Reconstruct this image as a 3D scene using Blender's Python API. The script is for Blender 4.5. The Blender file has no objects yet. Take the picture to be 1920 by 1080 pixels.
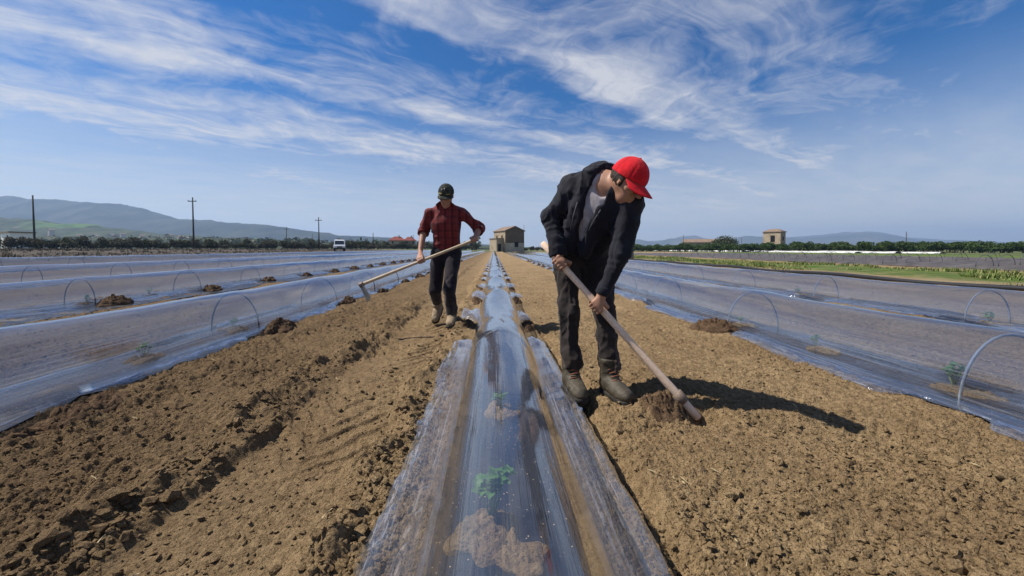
import bpy, bmesh, math, random
import numpy as np
from mathutils import Vector, Matrix, noise as mnoise
random.seed(7)
RNG = np.random.default_rng(11)
SC = bpy.context.scene
COL = SC.collection
PI = math.pi
EYE = 0.95          # eye height of the photographer, metres

# ------------------------------------------------------------------ helpers
def org(o):
    v = Vector((0, 0, 0))
    while o is not None:
        v = v + o.location
        o = o.parent
    return v

def tag(o, label=None, cat=None, group=None, kind=None):
    if label: o['label'] = label
    if cat: o['category'] = cat
    if group: o['group'] = group
    if kind: o['kind'] = kind
    return o

def empty(name, loc, label=None, cat=None, group=None):
    o = bpy.data.objects.new(name, None)
    o.empty_display_size = 0.1
    COL.objects.link(o)
    o.location = loc
    return tag(o, label, cat, group)

def mk(name, V, F, mat, parent=None, smooth=True, loc=None, mats=None, fmat=None):
    """one mesh object; V in world coordinates, F an (n,3|4) array or a list of tuples"""
    V = np.asarray(V, dtype=np.float64)
    off = np.array(org(parent)) if parent is not None else np.zeros(3)
    if loc is not None:
        off = off + (np.array(loc) - off)
    me = bpy.data.meshes.new(name)
    W = (V - off).astype(np.float32)
    if isinstance(F, np.ndarray) and F.ndim == 2:
        n, k = F.shape
        me.vertices.add(len(W)); me.vertices.foreach_set('co', W.ravel())
        me.loops.add(n * k); me.loops.foreach_set('vertex_index', F.astype(np.int32).ravel())
        me.polygons.add(n)
        me.polygons.foreach_set('loop_start', np.arange(0, n * k, k, dtype=np.int32))
        me.polygons.foreach_set('loop_total', np.full(n, k, dtype=np.int32))
    else:
        me.from_pydata([tuple(map(float, v)) for v in W], [], [tuple(map(int, f)) for f in F])
    for m in (mats or [mat]):
        if m is not None: me.materials.append(m)
    if fmat is not None:
        me.polygons.foreach_set('material_index', np.asarray(fmat, dtype=np.int32))
    me.polygons.foreach_set('use_smooth', np.full(len(me.polygons), bool(smooth)))
    me.update(calc_edges=True); me.validate()
    o = bpy.data.objects.new(name, me)
    COL.objects.link(o)
    if parent is not None:
        o.parent = parent
    if loc is not None:
        o.location = np.array(loc) - (np.array(org(parent)) if parent is not None else 0)
    return o

class MB:
    """collects simple solids in world coordinates into one mesh"""
    def __init__(s): s.V = []; s.F = []
    def add(s, V, F):
        b = len(s.V); s.V += [tuple(map(float, v)) for v in V]
        s.F += [tuple(i + b for i in f) for f in F]; return s
    def box(s, c, d, rz=0, taper=1.0, bev=0.0):
        bm = bmesh.new(); bmesh.ops.create_cube(bm, size=1)
        for v in bm.verts:
            t = taper if v.co.z > 0 else 1
            v.co = Vector((v.co.x * d[0] * t, v.co.y * d[1] * t, v.co.z * d[2]))
        if bev: bmesh.ops.bevel(bm, geom=list(bm.edges), offset=bev, segments=2, affect='EDGES')
        M = Matrix.Translation(c) @ Matrix.Rotation(rz, 4, 'Z')
        bm.transform(M); return s.bm(bm)
    def bm(s, bm):
        bm.verts.index_update()
        s.add([v.co for v in bm.verts], [[v.index for v in f.verts] for f in bm.faces]); bm.free(); return s
    def tube(s, P, R, n=10, cap=True):
        P = [Vector(p) for p in P]; R = R if hasattr(R, '__len__') else [R] * len(P)
        t0 = (P[1] - P[0]).normalized()
        a = t0.orthogonal().normalized()
        V = []; F = []
        for i, p in enumerate(P):
            t = (P[min(i + 1, len(P) - 1)] - P[max(i - 1, 0)]).normalized()
            a = (a - t * a.dot(t)).normalized(); b = t.cross(a)
            for k in range(n):
                q = 2 * PI * k / n
                V.append(p + (a * math.cos(q) + b * math.sin(q)) * R[i])
        for i in range(len(P) - 1):
            for k in range(n):
                F.append((i * n + k, i * n + (k + 1) % n, (i + 1) * n + (k + 1) % n, (i + 1) * n + k))
        if cap:
            F.append(tuple(range(n - 1, -1, -1))); F.append(tuple(range((len(P) - 1) * n, len(P) * n)))
        return s.add(V, F)
    def build(s, name, mat, parent=None, smooth=False, loc=None):
        return mk(name, s.V, s.F, mat, parent, smooth, loc)

# ------------------------------------------------------------------ numpy noise
def _h(ix, iy, iz, seed):
    n = (ix * 374761393 + iy * 668265263 + iz * 2147483647 % 1274126177 + seed * 974634777) & 0xFFFFFFFF
    n = ((n ^ (n >> 13)) * 1274126177) & 0xFFFFFFFF
    n = (n ^ (n >> 16)) & 0xFFFFFFFF
    n = (n * 2246822519) & 0xFFFFFFFF
    return ((n ^ (n >> 15)) & 0xFFFFFF) / float(0x7FFFFF) - 1.0

def vn2(x, y, seed=0):
    x, y = np.broadcast_arrays(np.asarray(x, float), np.asarray(y, float))
    fx = np.floor(x); fy = np.floor(y); ix = fx.astype(np.int64); iy = fy.astype(np.int64)
    tx = x - fx; ty = y - fy
    tx = tx * tx * tx * (tx * (tx * 6 - 15) + 10); ty = ty * ty * ty * (ty * (ty * 6 - 15) + 10)
    z = np.zeros_like(ix)
    a = _h(ix, iy, z, seed); b = _h(ix + 1, iy, z, seed); c = _h(ix, iy + 1, z, seed); d = _h(ix + 1, iy + 1, z, seed)
    return (a * (1 - tx) + b * tx) * (1 - ty) + (c * (1 - tx) + d * tx) * ty

def fbm2(x, y, o=3, seed=0, g=0.5):
    s = 0; a = 1; n = 0
    for i in range(o):
        c, sn = math.cos(i * 1.1), math.sin(i * 1.1)
        s = s + a * vn2(x * c - y * sn + i * 17.3, x * sn + y * c - i * 9.1, seed + i)
        n += a; a *= g; x = x * 2.03; y = y * 2.03
    return s / n

def vn3(x, y, z, seed=0):
    x, y, z = np.broadcast_arrays(np.asarray(x, float), np.asarray(y, float), np.asarray(z, float))
    f = [np.floor(q) for q in (x, y, z)]; i = [q.astype(np.int64) for q in f]
    t = [x - f[0], y - f[1], z - f[2]]; t = [q * q * (3 - 2 * q) for q in t]
    r = 0
    for dx in (0, 1):
        for dy in (0, 1):
            for dz in (0, 1):
                w = (t[0] if dx else 1 - t[0]) * (t[1] if dy else 1 - t[1]) * (t[2] if dz else 1 - t[2])
                r = r + w * _h(i[0] + dx, i[1] + dy, i[2] + dz, seed)
    return r

def sst(t): t = np.clip(t, 0, 1); return t * t * (3 - 2 * t)

# ------------------------------------------------------------------ node materials
class NT:
    def __init__(s, name=None, tree=None):
        if tree is None:
            s.m = bpy.data.materials.new(name); s.m.use_nodes = True; s.t = s.m.node_tree
            s.t.nodes.clear()
            s.out = s.n('ShaderNodeOutputMaterial')
        else:
            s.t = tree
    def n(s, typ, **kw):
        x = s.t.nodes.new(typ)
        for k, v in kw.items(): setattr(x, k, v)
        return x
    def l(s, a, b): s.t.links.new(a, b)
    def v(s, sock, val):
        if hasattr(val, 'is_output'): s.l(val, sock)
        else:
            if isinstance(val, (tuple, list)) and len(val) == 3 and sock.type == 'RGBA': val = (*val, 1)
            sock.default_value = val
    def math(s, op, a, b=0.0, c=None, clamp=False):
        x = s.n('ShaderNodeMath', operation=op); x.use_clamp = clamp
        s.v(x.inputs[0], a); s.v(x.inputs[1], b)
        if c is not None: s.v(x.inputs[2], c)
        return x.outputs[0]
    def mapr(s, a, f0, f1, t0=0., t1=1., smooth=False):
        x = s.n('ShaderNodeMapRange'); x.clamp = True
        if smooth: x.interpolation_type = 'SMOOTHSTEP'
        s.v(x.inputs[0], a); s.v(x.inputs[1], f0); s.v(x.inputs[2], f1); s.v(x.inputs[3], t0); s.v(x.inputs[4], t1)
        return x.outputs[0]
    def mix(s, f, a, b, mode='MIX'):
        x = s.n('ShaderNodeMix', data_type='RGBA', blend_type=mode)
        s.v(x.inputs[0], f); s.v(x.inputs[6], a); s.v(x.inputs[7], b)
        return x.outputs[2]
    def pos(s): return s.n('ShaderNodeNewGeometry').outputs['Position']
    def obj(s): return s.n('ShaderNodeTexCoord').outputs['Object']
    def mapping(s, vec, sc=(1, 1, 1), rot=(0, 0, 0), loc=(0, 0, 0)):
        x = s.n('ShaderNodeMapping'); s.l(vec, x.inputs[0])
        x.inputs['Scale'].default_value = sc; x.inputs['Rotation'].default_value = rot; x.inputs['Location'].default_value = loc
        return x.outputs[0]
    def noise(s, vec, scale=5, det=4, rough=.55, dist=0., out=0):
        x = s.n('ShaderNodeTexNoise'); s.l(vec, x.inputs['Vector'])
        x.inputs['Scale'].default_value = scale; x.inputs['Detail'].default_value = det
        x.inputs['Roughness'].default_value = rough; x.inputs['Distortion'].default_value = dist
        return x.outputs[out]
    def voro(s, vec, scale=5, feat='F1', out='Distance', rnd=1):
        x = s.n('ShaderNodeTexVoronoi', feature=feat); s.l(vec, x.inputs['Vector'])
        x.inputs['Scale'].default_value = scale; x.inputs['Randomness'].default_value = rnd
        return x.outputs[out]
    def ramp(s, f, stops, interp='LINEAR'):
        x = s.n('ShaderNodeValToRGB'); s.l(f, x.inputs[0]); e = x.color_ramp.elements
        x.color_ramp.interpolation = interp
        while len(e) < len(stops): e.new(.5)
        for i, (p, c) in enumerate(stops):
            e[i].position = p; e[i].color = (*c, 1) if len(c) == 3 else c
        return x.outputs[0]
    def bump(s, h, dist=.01, strength=1., normal=None):
        x = s.n('ShaderNodeBump'); x.inputs['Distance'].default_value = dist; x.inputs['Strength'].default_value = strength
        s.l(h, x.inputs['Height'])
        if normal is not None: s.l(normal, x.inputs['Normal'])
        return x.outputs[0]
    def bsdf(s, col, rough=.8, spec=.3, normal=None, metal=0., **kw):
        x = s.n('ShaderNodeBsdfPrincipled')
        s.v(x.inputs['Base Color'], col); s.v(x.inputs['Roughness'], rough)
        s.v(x.inputs['Specular IOR Level'], spec); s.v(x.inputs['Metallic'], metal)
        for k, q in kw.items(): s.v(x.inputs[k], q)
        if normal is not None: s.l(normal, x.inputs['Normal'])
        return x.outputs[0]
    def done(s, sh):
        s.l(sh, s.out.inputs[0]); return s.m

def plain(name, col, rough=.7, spec=.3, metal=0., nscale=8., namp=.25, bdist=0.004, coords='obj'):
    """a material whose colour varies a little with noise and whose surface is not quite even"""
    t = NT(name); c = t.obj() if coords == 'obj' else t.pos()
    n = t.noise(c, nscale, 5)
    k = t.mapr(n, .25, .75, 1 - namp, 1 + namp)
    cc = t.n('ShaderNodeVectorMath', operation='SCALE'); cc.inputs[0].default_value = col; t.l(k, cc.inputs['Scale'])
    b = t.bump(t.noise(c, nscale * 5, 3), bdist, .6)
    return t.done(t.bsdf(cc.outputs[0], rough, spec, b, metal))

# ------------------------------------------------------------------ implicit surfaces (bodies and clothes)
class SDF:
    def __init__(s, lo, hi, h):
        s.h = h; s.o = np.array(lo, float)
        s.n = (np.ceil((np.array(hi) - s.o) / h).astype(int) + 1)
        s.F = np.full(tuple(s.n), 1.0, np.float32)
        s.ax = [s.o[i] + h * np.arange(s.n[i]) for i in range(3)]
    def _sl(s, lo, hi, m):
        a = np.clip(np.floor((np.minimum(lo, hi) - m - s.o) / s.h).astype(int), 0, s.n)
        b = np.clip(np.ceil((np.maximum(lo, hi) + m - s.o) / s.h).astype(int) + 1, 0, s.n)
        return a, b
    def _pts(s, a, b):
        return (s.ax[0][a[0]:b[0]][:, None, None], s.ax[1][a[1]:b[1]][None, :, None], s.ax[2][a[2]:b[2]][None, None, :])
    def _put(s, a, b, d, k, op):
        F = s.F[a[0]:b[0], a[1]:b[1], a[2]:b[2]]
        if F.size == 0: return
        d = np.broadcast_to(d, F.shape)
        if op == 'sub':
            d = -d; hh = np.clip(.5 - .5 * (d - F) / k, 0, 1); r = F * hh + d * (1 - hh) + 0
            r = F * (1 - np.clip(.5 + .5 * (d - F) / k, 0, 1)) + d * np.clip(.5 + .5 * (d - F) / k, 0, 1) + k * np.clip(.5 + .5 * (d - F) / k, 0, 1) * (1 - np.clip(.5 + .5 * (d - F) / k, 0, 1))
        else:
            hh = np.clip(.5 + .5 * (F - d) / k, 0, 1)
            r = F * (1 - hh) + d * hh - k * hh * (1 - hh)
        s.F[a[0]:b[0], a[1]:b[1], a[2]:b[2]] = r
    def cone(s, p, q, r0, r1, k=.02, flat=None, ratio=1., op='add', wr=None):
        """tapered limb; flat: axis along which the section is squeezed by ratio; wr=(amp, wavelength, t0, t1, seed) ring wrinkles"""
        p = np.array(p, float); q = np.array(q, float); R = max(r0, r1)
        a, b = s._sl(np.minimum(p, q), np.maximum(p, q), R + k + .04)
        X, Y, Z = s._pts(a, b); ba = q - p; L2 = ba @ ba
        t = np.clip(((X - p[0]) * ba[0] + (Y - p[1]) * ba[1] + (Z - p[2]) * ba[2]) / L2, 0, 1)
        dx = X - p[0] - t * ba[0]; dy = Y - p[1] - t * ba[1]; dz = Z - p[2] - t * ba[2]
        if flat is not None:
            n = np.array(flat, float); n = n - ba * (n @ ba) / L2; n /= np.linalg.norm(n)
            c = dx * n[0] + dy * n[1] + dz * n[2]; e = c * (1 / ratio - 1)
            dx = dx + e * n[0]; dy = dy + e * n[1]; dz = dz + e * n[2]
        d = np.sqrt(dx * dx + dy * dy + dz * dz) - (r0 + (r1 - r0) * t)
        if wr is not None:
            am, wl, t0, t1, sd = wr; L = math.sqrt(L2)
            w = sst((t - t0) / .15) * sst((t1 - t) / .15)
            nz = vn3(X * 14 + 0 * d, Y * 14, Z * 14, sd)
            ph = t * L / wl * 2 * PI + nz * 2.6
            d = d + am * w * np.sin(ph) * (.6 + .6 * vn3(X * 9, Y * 9, Z * 9, sd + 5))
        s._put(a, b, d, k, op); return s
    def ell(s, c, ax, r, k=.02, op='add'):
        """ellipsoid; ax three unit axes (rows), r three radii"""
        c = np.array(c, float); ax = np.array(ax, float); r = np.array(r, float)
        ext = np.sqrt(((ax.T * r) ** 2).sum(1))
        a, b = s._sl(c - ext, c + ext, k + .03)
        X, Y, Z = s._pts(a, b); k0 = 0; k1 = 0
        for i in range(3):
            u = ((X - c[0]) * ax[i][0] + (Y - c[1]) * ax[i][1] + (Z - c[2]) * ax[i][2])
            k0 = k0 + (u / r[i]) ** 2; k1 = k1 + (u / r[i] ** 2) ** 2
        k0 = np.sqrt(k0); k1 = np.sqrt(k1) + 1e-6
        s._put(a, b, k0 * (k0 - 1) / k1, k, op); return s
    def cut(s, c, n, inside=None):
        """keep only the side n points away from; inside=(lo,hi) limits the box in which the cut acts"""
        n = np.array(n, float); n /= np.linalg.norm(n)
        if inside is None: a, b = np.zeros(3, int), s.n
        else: a, b = s._sl(np.array(inside[0]), np.array(inside[1]), 0)
        X, Y, Z = s._pts(a, b)
        d = (X - c[0]) * n[0] + (Y - c[1]) * n[1] + (Z - c[2]) * n[2]
        F = s.F[a[0]:b[0], a[1]:b[1], a[2]:b[2]]
        s.F[a[0]:b[0], a[1]:b[1], a[2]:b[2]] = np.maximum(F, d); return s
    def near(s, fn, band=.035):
        """fn(X,Y,Z,F)->F on the cells near the surface"""
        idx = np.nonzero(np.abs(s.F) < band)
        s.F[idx] = fn(s.ax[0][idx[0]], s.ax[1][idx[1]], s.ax[2][idx[2]], s.F[idx]); return s
    def folds(s, amp, scale, stretch=(1, 1, 1), seed=3, ridged=True):
        def fn(X, Y, Z, F):
            x, y, z = X * scale * stretch[0], Y * scale * stretch[1], Z * scale * stretch[2]
            w = vn3(x * .6, y * .6, z * .6, seed + 9)
            n = vn3(x + w * 1.3, y - w * 1.1, z + w, seed)
            if ridged: n = 1 - 2 * np.abs(n) ** .7
            n2 = vn3(x * 2.3 + 5, y * 2.3, z * 2.3, seed + 1)
            return F - amp * (n + .35 * n2)
        return s.near(fn)
    def mesh(s):
        F = s.F; I = F < 0
        nx, ny, nz = F.shape
        cs = [(i, j, k) for i in (0, 1) for j in (0, 1) for k in (0, 1)]
        sub = lambda A, c: A[c[0]:nx - 1 + c[0], c[1]:ny - 1 + c[1], c[2]:nz - 1 + c[2]]
        cnt = np.zeros((nx - 1, ny - 1, nz - 1), np.int8)
        for c in cs: cnt += sub(I, c)
        M = (cnt > 0) & (cnt < 8); ci = np.nonzero(M)
        idx = np.full(M.shape, -1, np.int64); idx[ci] = np.arange(len(ci[0]))
        f = [F[ci[0] + c[0], ci[1] + c[1], ci[2] + c[2]] for c in cs]
        P = np.zeros((len(ci[0]), 3)); W = np.zeros(len(ci[0]))
        for a in range(8):
            for b in range(a + 1, 8):
                if sum(abs(cs[a][q] - cs[b][q]) for q in range(3)) != 1: continue
                x = (f[a] < 0) != (f[b] < 0); t = np.where(x, f[a] / np.where(x, f[a] - f[b], 1), 0)
                A = np.array(cs[a], float); B = np.array(cs[b], float)
                P += x[:, None] * (A + (B - A) * t[:, None]); W += x
        P = (P / W[:, None] + np.stack(ci, 1)) * s.h + s.o
        Q = []
        for ax in range(3):
            o1, o2 = [(1, 2), (2, 0), (0, 1)][ax]
            sl0 = [slice(None)] * 3; sl1 = [slice(None)] * 3
            sl0[ax] = slice(0, -1); sl1[ax] = slice(1, None)
            D = I[tuple(sl0)] != I[tuple(sl1)]
            e = np.stack(np.nonzero(D), 1)
            e = e[(e[:, o1] > 0) & (e[:, o2] > 0) & (e[:, o1] < F.shape[o1] - 1) & (e[:, o2] < F.shape[o2] - 1)]
            def g(d1, d2):
                q = e.copy(); q[:, o1] -= d1; q[:, o2] -= d2
                return idx[q[:, 0], q[:, 1], q[:, 2]]
            quad = np.stack([g(1, 1), g(0, 1), g(0, 0), g(1, 0)], 1)
            flip = ~I[e[:, 0], e[:, 1], e[:, 2]]
            quad[flip] = quad[flip][:, ::-1]
            Q.append(quad)
        return P, np.concatenate(Q)
    def build(s, name, mat, parent=None, loc=None):
        V, Fq = s.mesh()
        return mk(name, V, Fq, mat, parent, True, loc)
# ------------------------------------------------------------------ camera, sun, sky
FPX = 700.0
cam = bpy.data.cameras.new('camera'); cam_o = bpy.data.objects.new('camera', cam); COL.objects.link(cam_o)
cam.sensor_fit = 'HORIZONTAL'; cam.sensor_width = 36.0; cam.lens = 36.0 * FPX / 1920.0
cam.clip_start = 0.05; cam.clip_end = 60000
PITCH, YAW = math.radians(2.0), 0.0
cam.shift_y = -49.0 / 1920.0; cam.shift_x = 34.0 / 1920.0
cam_o.location = (0, 0, EYE)
cam_o.rotation_euler = (PI / 2 - PITCH, 0, -YAW)
SC.camera = cam_o

SUN = Vector((-0.78, 0.12, 1.0)).normalized()
sun = bpy.data.lights.new('sun', 'SUN'); sun_o = bpy.data.objects.new('sun', sun); COL.objects.link(sun_o)
sun.energy = 5.0; sun.angle = math.radians(.53); sun.color = (1.0, .93, .83)
sun_o.rotation_euler = SUN.to_track_quat('Z', 'Y').to_euler()
sun_o.location = (-30, 5, 40)
SUN_EL = math.asin(SUN.z); SUN_AZ = math.atan2(SUN.x, SUN.y)

w = bpy.data.worlds.new('World'); SC.world = w; w.use_nodes = True
t = NT(tree=w.node_tree); t.t.nodes.clear()
wout = t.n('ShaderNodeOutputWorld'); bg = t.n('ShaderNodeBackground'); t.l(bg.outputs[0], wout.inputs[0])
sky = t.n('ShaderNodeTexSky', sky_type='NISHITA'); sky.sun_disc = False
sky.sun_elevation = SUN_EL; sky.sun_rotation = SUN_AZ
sky.altitude = 200; sky.air_density = 1.0; sky.dust_density = 0.2; sky.ozone_density = 3.0
gen = t.n('ShaderNodeTexCoord').outputs['Generated']
sep = t.n('ShaderNodeSeparateXYZ'); t.l(gen, sep.inputs[0])
zz = t.math('MAXIMUM', sep.outputs[2], 0.0)
den = t.math('ADD', zz, .06)
px = t.math('DIVIDE', sep.outputs[0], den); py = t.math('DIVIDE', sep.outputs[1], den)
AZ = math.radians(59)
cu = t.math('ADD', t.math('MULTIPLY', px, math.sin(AZ)), t.math('MULTIPLY', py, math.cos(AZ)))
cv = t.math('ADD', t.math('MULTIPLY', px, -math.cos(AZ)), t.math('MULTIPLY', py, math.sin(AZ)))
comb = t.n('ShaderNodeCombineXYZ'); t.l(cu, comb.inputs[0]); t.l(cv, comb.inputs[1]); P = comb.outputs[0]
# slow bending of the bands, then the bands themselves across the wind
w1 = t.noise(t.mapping(P, (.55, .8, 1)), 1.0, 3, .5)
w2 = t.noise(t.mapping(P, (.9, 2.2, 1), loc=(7, 3, 0)), 1.6, 5, .6)
vb = t.math('ADD', cv, t.math('ADD', t.math('MULTIPLY', t.math('SUBTRACT', w1, .5), .55), t.math('MULTIPLY', t.math('SUBTRACT', w2, .5), .55)))
g = lambda a: (a, a, a)
bands = [(0, .38), (.42, .36), (.75, .46), (.98, .30), (1.2, .60), (1.42, .88), (1.60, .12), (1.78, .42), (2.0, .40), (2.16, .85),
         (2.42, .22), (2.72, .78), (3.0, .95), (3.35, .66), (3.9, .24), (4.4, .70), (5.2, .28), (6.2, .68), (7.5, .36), (10, .6)]
cov = t.ramp(t.math('DIVIDE', vb, 10.0), [(p / 10, g(c)) for p, c in bands])
wp = t.n('ShaderNodeVectorMath', operation='ADD'); t.l(P, wp.inputs[0])
wn = t.n('ShaderNodeVectorMath', operation='SCALE'); t.l(t.noise(t.mapping(P, (.8, 1.1, 1), loc=(4, 9, 1)), 1.3, 3, .5, 0, 1), wn.inputs[0]); wn.inputs['Scale'].default_value = 1.1; t.l(wn.outputs[0], wp.inputs[1])
PW = wp.outputs[0]
fib = t.noise(t.mapping(PW, (1.0, 3.6, 1), rot=(0, 0, .10)), 1.7, 9, .62, .3)       # combed fibres
fib2 = t.noise(t.mapping(PW, (4.2, 1.5, 1), rot=(0, 0, .55), loc=(3, 1, 0)), 1.7, 8, .62, .7)   # short cross striations
puff = t.noise(t.mapping(P, (1, 1.5, 1), loc=(11, 5, 2)), 1.25, 5, .55)
tex = t.math('ADD', t.math('MULTIPLY', fib, .44), t.math('ADD', t.math('MULTIPLY', fib2, .24), t.math('MULTIPLY', puff, .52)))
dens = t.math('MULTIPLY', t.math('ADD', cov, t.math('MULTIPLY', t.math('SUBTRACT', tex, .62), 3.1)), .95, clamp=True)
dens = t.math('POWER', dens, 1.25)
hz = t.mapr(zz, .0, .38, 1.0, .0, True)             # thin veil low down
dens = t.math('MAXIMUM', dens, t.math('MULTIPLY', hz, t.mapr(w2, .3, .7, .75, 1.1)))
dens = t.math('MULTIPLY', dens, .92, clamp=True)
SKY_S = .062
hs = t.n('ShaderNodeHueSaturation'); t.l(sky.outputs[0], hs.inputs['Color']); hs.inputs['Saturation'].default_value = 1.5; hs.inputs['Hue'].default_value = .508; hs.inputs['Value'].default_value = 1.0
skyc = t.n('ShaderNodeVectorMath', operation='SCALE'); t.l(hs.outputs[0], skyc.inputs[0]); skyc.inputs['Scale'].default_value = 1.0
CLOUD = 7.2
wc = t.mix(dens, skyc.outputs[0], (.99 * CLOUD, 1.0 * CLOUD, 1.06 * CLOUD))
t.l(wc, bg.inputs['Color']); bg.inputs['Strength'].default_value = SKY_S

SC.view_settings.view_transform = 'Standard'; SC.view_settings.look = 'None'
SC.view_settings.exposure = 0.62; SC.view_settings.gamma = 1.0; SC.view_settings.use_curve_mapping = False
cy = SC.cycles
cy.max_bounces = 8; cy.diffuse_bounces = 3; cy.glossy_bounces = 4; cy.transmission_bounces = 4
cy.transparent_max_bounces = 32; cy.volume_bounces = 0
cy.caustics_reflective = False; cy.caustics_refractive = False
cy.sample_clamp_indirect = 4.0
cy.use_denoising = True
# ------------------------------------------------------------------ the field
ROWS = dict(  # centre x, half width, crest height, start, end, phase of hoops, spacing
    C=(0.05, .255, .455, -3.0, 112, 2.33, 2.15), L1=(-2.95, .30, .465, -2.0, 108, 4.23, 2.05), L2=(-6.95, .30, .46, 1.0, 112, 6.24, 2.2),
    L3=(-11.9, .32, .46, 4, 105, 9.6, 2.3), L4=(-17.0, .33, .46, 7, 100, 12.7, 2.5),
    R1=(3.0, .29, .465, -2.0, 108, 4.3, 2.15), R2=(6.25, .27, .44, 1.0, 100, 4.7, 2.3))

def rise(x): return .85 * sst((-x - 5) / 40.0)

def gau(x, y, cx, cy, sx, sy=None):
    sy = sy or sx
    return np.exp(-((x - cx) / sx) ** 2 - ((y - cy) / sy) ** 2)

def H(x, y, fine=True):
    x = np.asarray(x, float); y = np.asarray(y, float)
    x, y = np.broadcast_arrays(x, y)
    d = np.hypot(x, y)
    soil = sst((x + 26) / 6) * sst((13 - x) / 2.0)          # tilled area
    amp = 1.0 / (1 + (d / 14.0) ** 2)
    left = sst((-x - .35) / .25) * sst((x + 2.6) / .25)
    z = rise(x).copy()
    z = z + (.03 + .01 * left) * vn2(x * .9, y * .7, 21) + .014 * vn2(x * 2.6 + 3, y * 2.2, 22)
    bed = np.ones_like(z)
    for k, (cx, hw, h, y0, y1, ph, sp) in ROWS.items():
        bed = np.minimum(bed, np.where((y > y0 - .3) & (y < y1), sst((np.abs(x - cx) - hw + .03) / .14), 1.0))
    if fine:
        m1 = fbm2(x * 5.5, y * 5.5, 3, 31)
        c1 = np.abs(vn2(x * 15, y * 15, 41)); c2 = np.abs(vn2(x * 33 + 9, y * 33, 42)); c3 = np.abs(vn2(x * 70, y * 70 + 4, 43)) + .45 * np.abs(vn2(x * 150, y * 150 + 4, 44))
        patch = .55 + .45 * sst((fbm2(x * 1.6, y * 1.3, 3, 51) + .35) / .6)
        rough = (.016 * m1 * (1 + .7 * left) + patch * ((.011 + .012 * left) * (c1 - .3) + .021 * (c2 - .3) + .017 * (c3 - .3)))
        # bigger clods here and there
        cl = vn2(x * 8 + 2, y * 8, 61); rough = rough + (.022 + .016 * left) * np.clip(cl - .45, 0, 1) * patch
        z = z + rough * amp * (.15 + .85 * soil) * (.12 + .88 * bed)
        # oblique drag lines in the left strip
        obl = vn2((x * .55 + y * .84) * 7.0, (x * .84 - y * .55) * 1.3, 71)
        z = z + .010 * obl * left * sst((-x - 1.25) / .2) * amp
        # wheel track left of the middle tunnel
        wob = .05 * vn2(y * .8, 0 * y, 81) + .05 * vn2(y * 3.2, x * 2.5, 87) + .03 * vn2(y * 8, x * 8, 88)
        tx = x + .88 - wob; win = sst((.36 - np.abs(tx)) / .08 + .5 * vn2(y * 3.1, x * 3, 82) * 1.0)
        ph = (y * 1.0 - np.abs(tx) * 1.15 + .04 * vn2(x * 6, y * 6, 83)) / .17
        bar = sst((np.sin(2 * PI * ph) + .1) / .9)
        keep = sst((vn2(x * 2.2 + 8, y * 1.7, 84) + .55) / .5)
        tr = win * (-.052 + .018 * bar * keep) * (.75 + .5 * vn2(y * 1.1, 0 * y, 89)) * (1 / (1 + (d / 25) ** 2))
        z = z * (1 - .55 * win * left) + tr
        berm = np.exp(-((np.abs(tx + .02) - .45) / .10) ** 2)
        z = z + berm * (.030 + .085 * np.clip(fbm2(x * 7, y * 7, 2, 85), -.3, 1)) * (1 / (1 + (d / 25) ** 2))
        # second, fainter track near the left tunnel and one far right
        for xc, dep in ((-2.05, .03), (1.95, .018)):
            wn = sst((.2 - np.abs(x - xc - .05 * vn2(y * .6, 0 * y, 86))) / .12)
            z = z - dep * wn * (1 / (1 + (d / 20) ** 2)) * (.6 + .4 * bar)
        # open furrow beside the right edge of the middle film
        fx = x - .50 - .012 * vn2(y * 2.4, 0 * y, 91)
        fur = np.where(fx > 0, sst(fx / .015) * sst((.17 - fx) / .13), 0) * sst((4.6 - y) / .6)
        z = z - .085 * fur * (.85 + .3 * vn2(y * 4, x * 4, 92))
        # the hole being dug, its rim and the turned soil round the front man's feet
        z = z - .11 * gau(x, y, 1.15, 2.02, .10, .075)
        z = z + (.062 + .05 * m1) * gau(x, y, .90, 2.06, .12, .10) + .065 * gau(x, y, 1.02, 2.12, .075, .07) + .03 * gau(x, y, 1.28, 2.2, .16, .1)
        z = z + .035 * gau(x, y, 1.6, 2.05, .3, .1)
    return z

def axis_y():
    a = [-6 + .15 * i for i in range(44)]                 # behind the camera
    y = .62; a = [v for v in a if v < .6]
    while y < 14: a.append(y); y *= 1.0035
    while y < 120: a.append(y); y *= 1.012
    while y < 5200: a.append(y); y *= 1.12
    return np.array(a)
ya = axis_y()
NX = 1150
tt = np.linspace(-1, 1, NX)
tt = np.sign(tt) * (np.abs(tt) * .75 + .25 * np.abs(tt) ** 3)
half = np.clip(np.abs(ya), .6, None) * 1.62 + 1.6
half = np.where(ya < .6, 2.6, half)
X = tt[None, :] * half[:, None]; Y = np.repeat(ya[:, None], NX, 1)
Z = np.zeros_like(X)
nearm = ya < 60
Z[nearm] = H(X[nearm], Y[nearm]); Z[~nearm] = H(X[~nearm], Y[~nearm], False)
V = np.stack([X, Y, Z], -1).reshape(-1, 3)
ii = np.arange((len(ya) - 1) * NX).reshape(len(ya) - 1, NX)[:, :-1].ravel()
F = np.stack([ii, ii + 1, ii + 1 + NX, ii + NX], 1)

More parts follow.
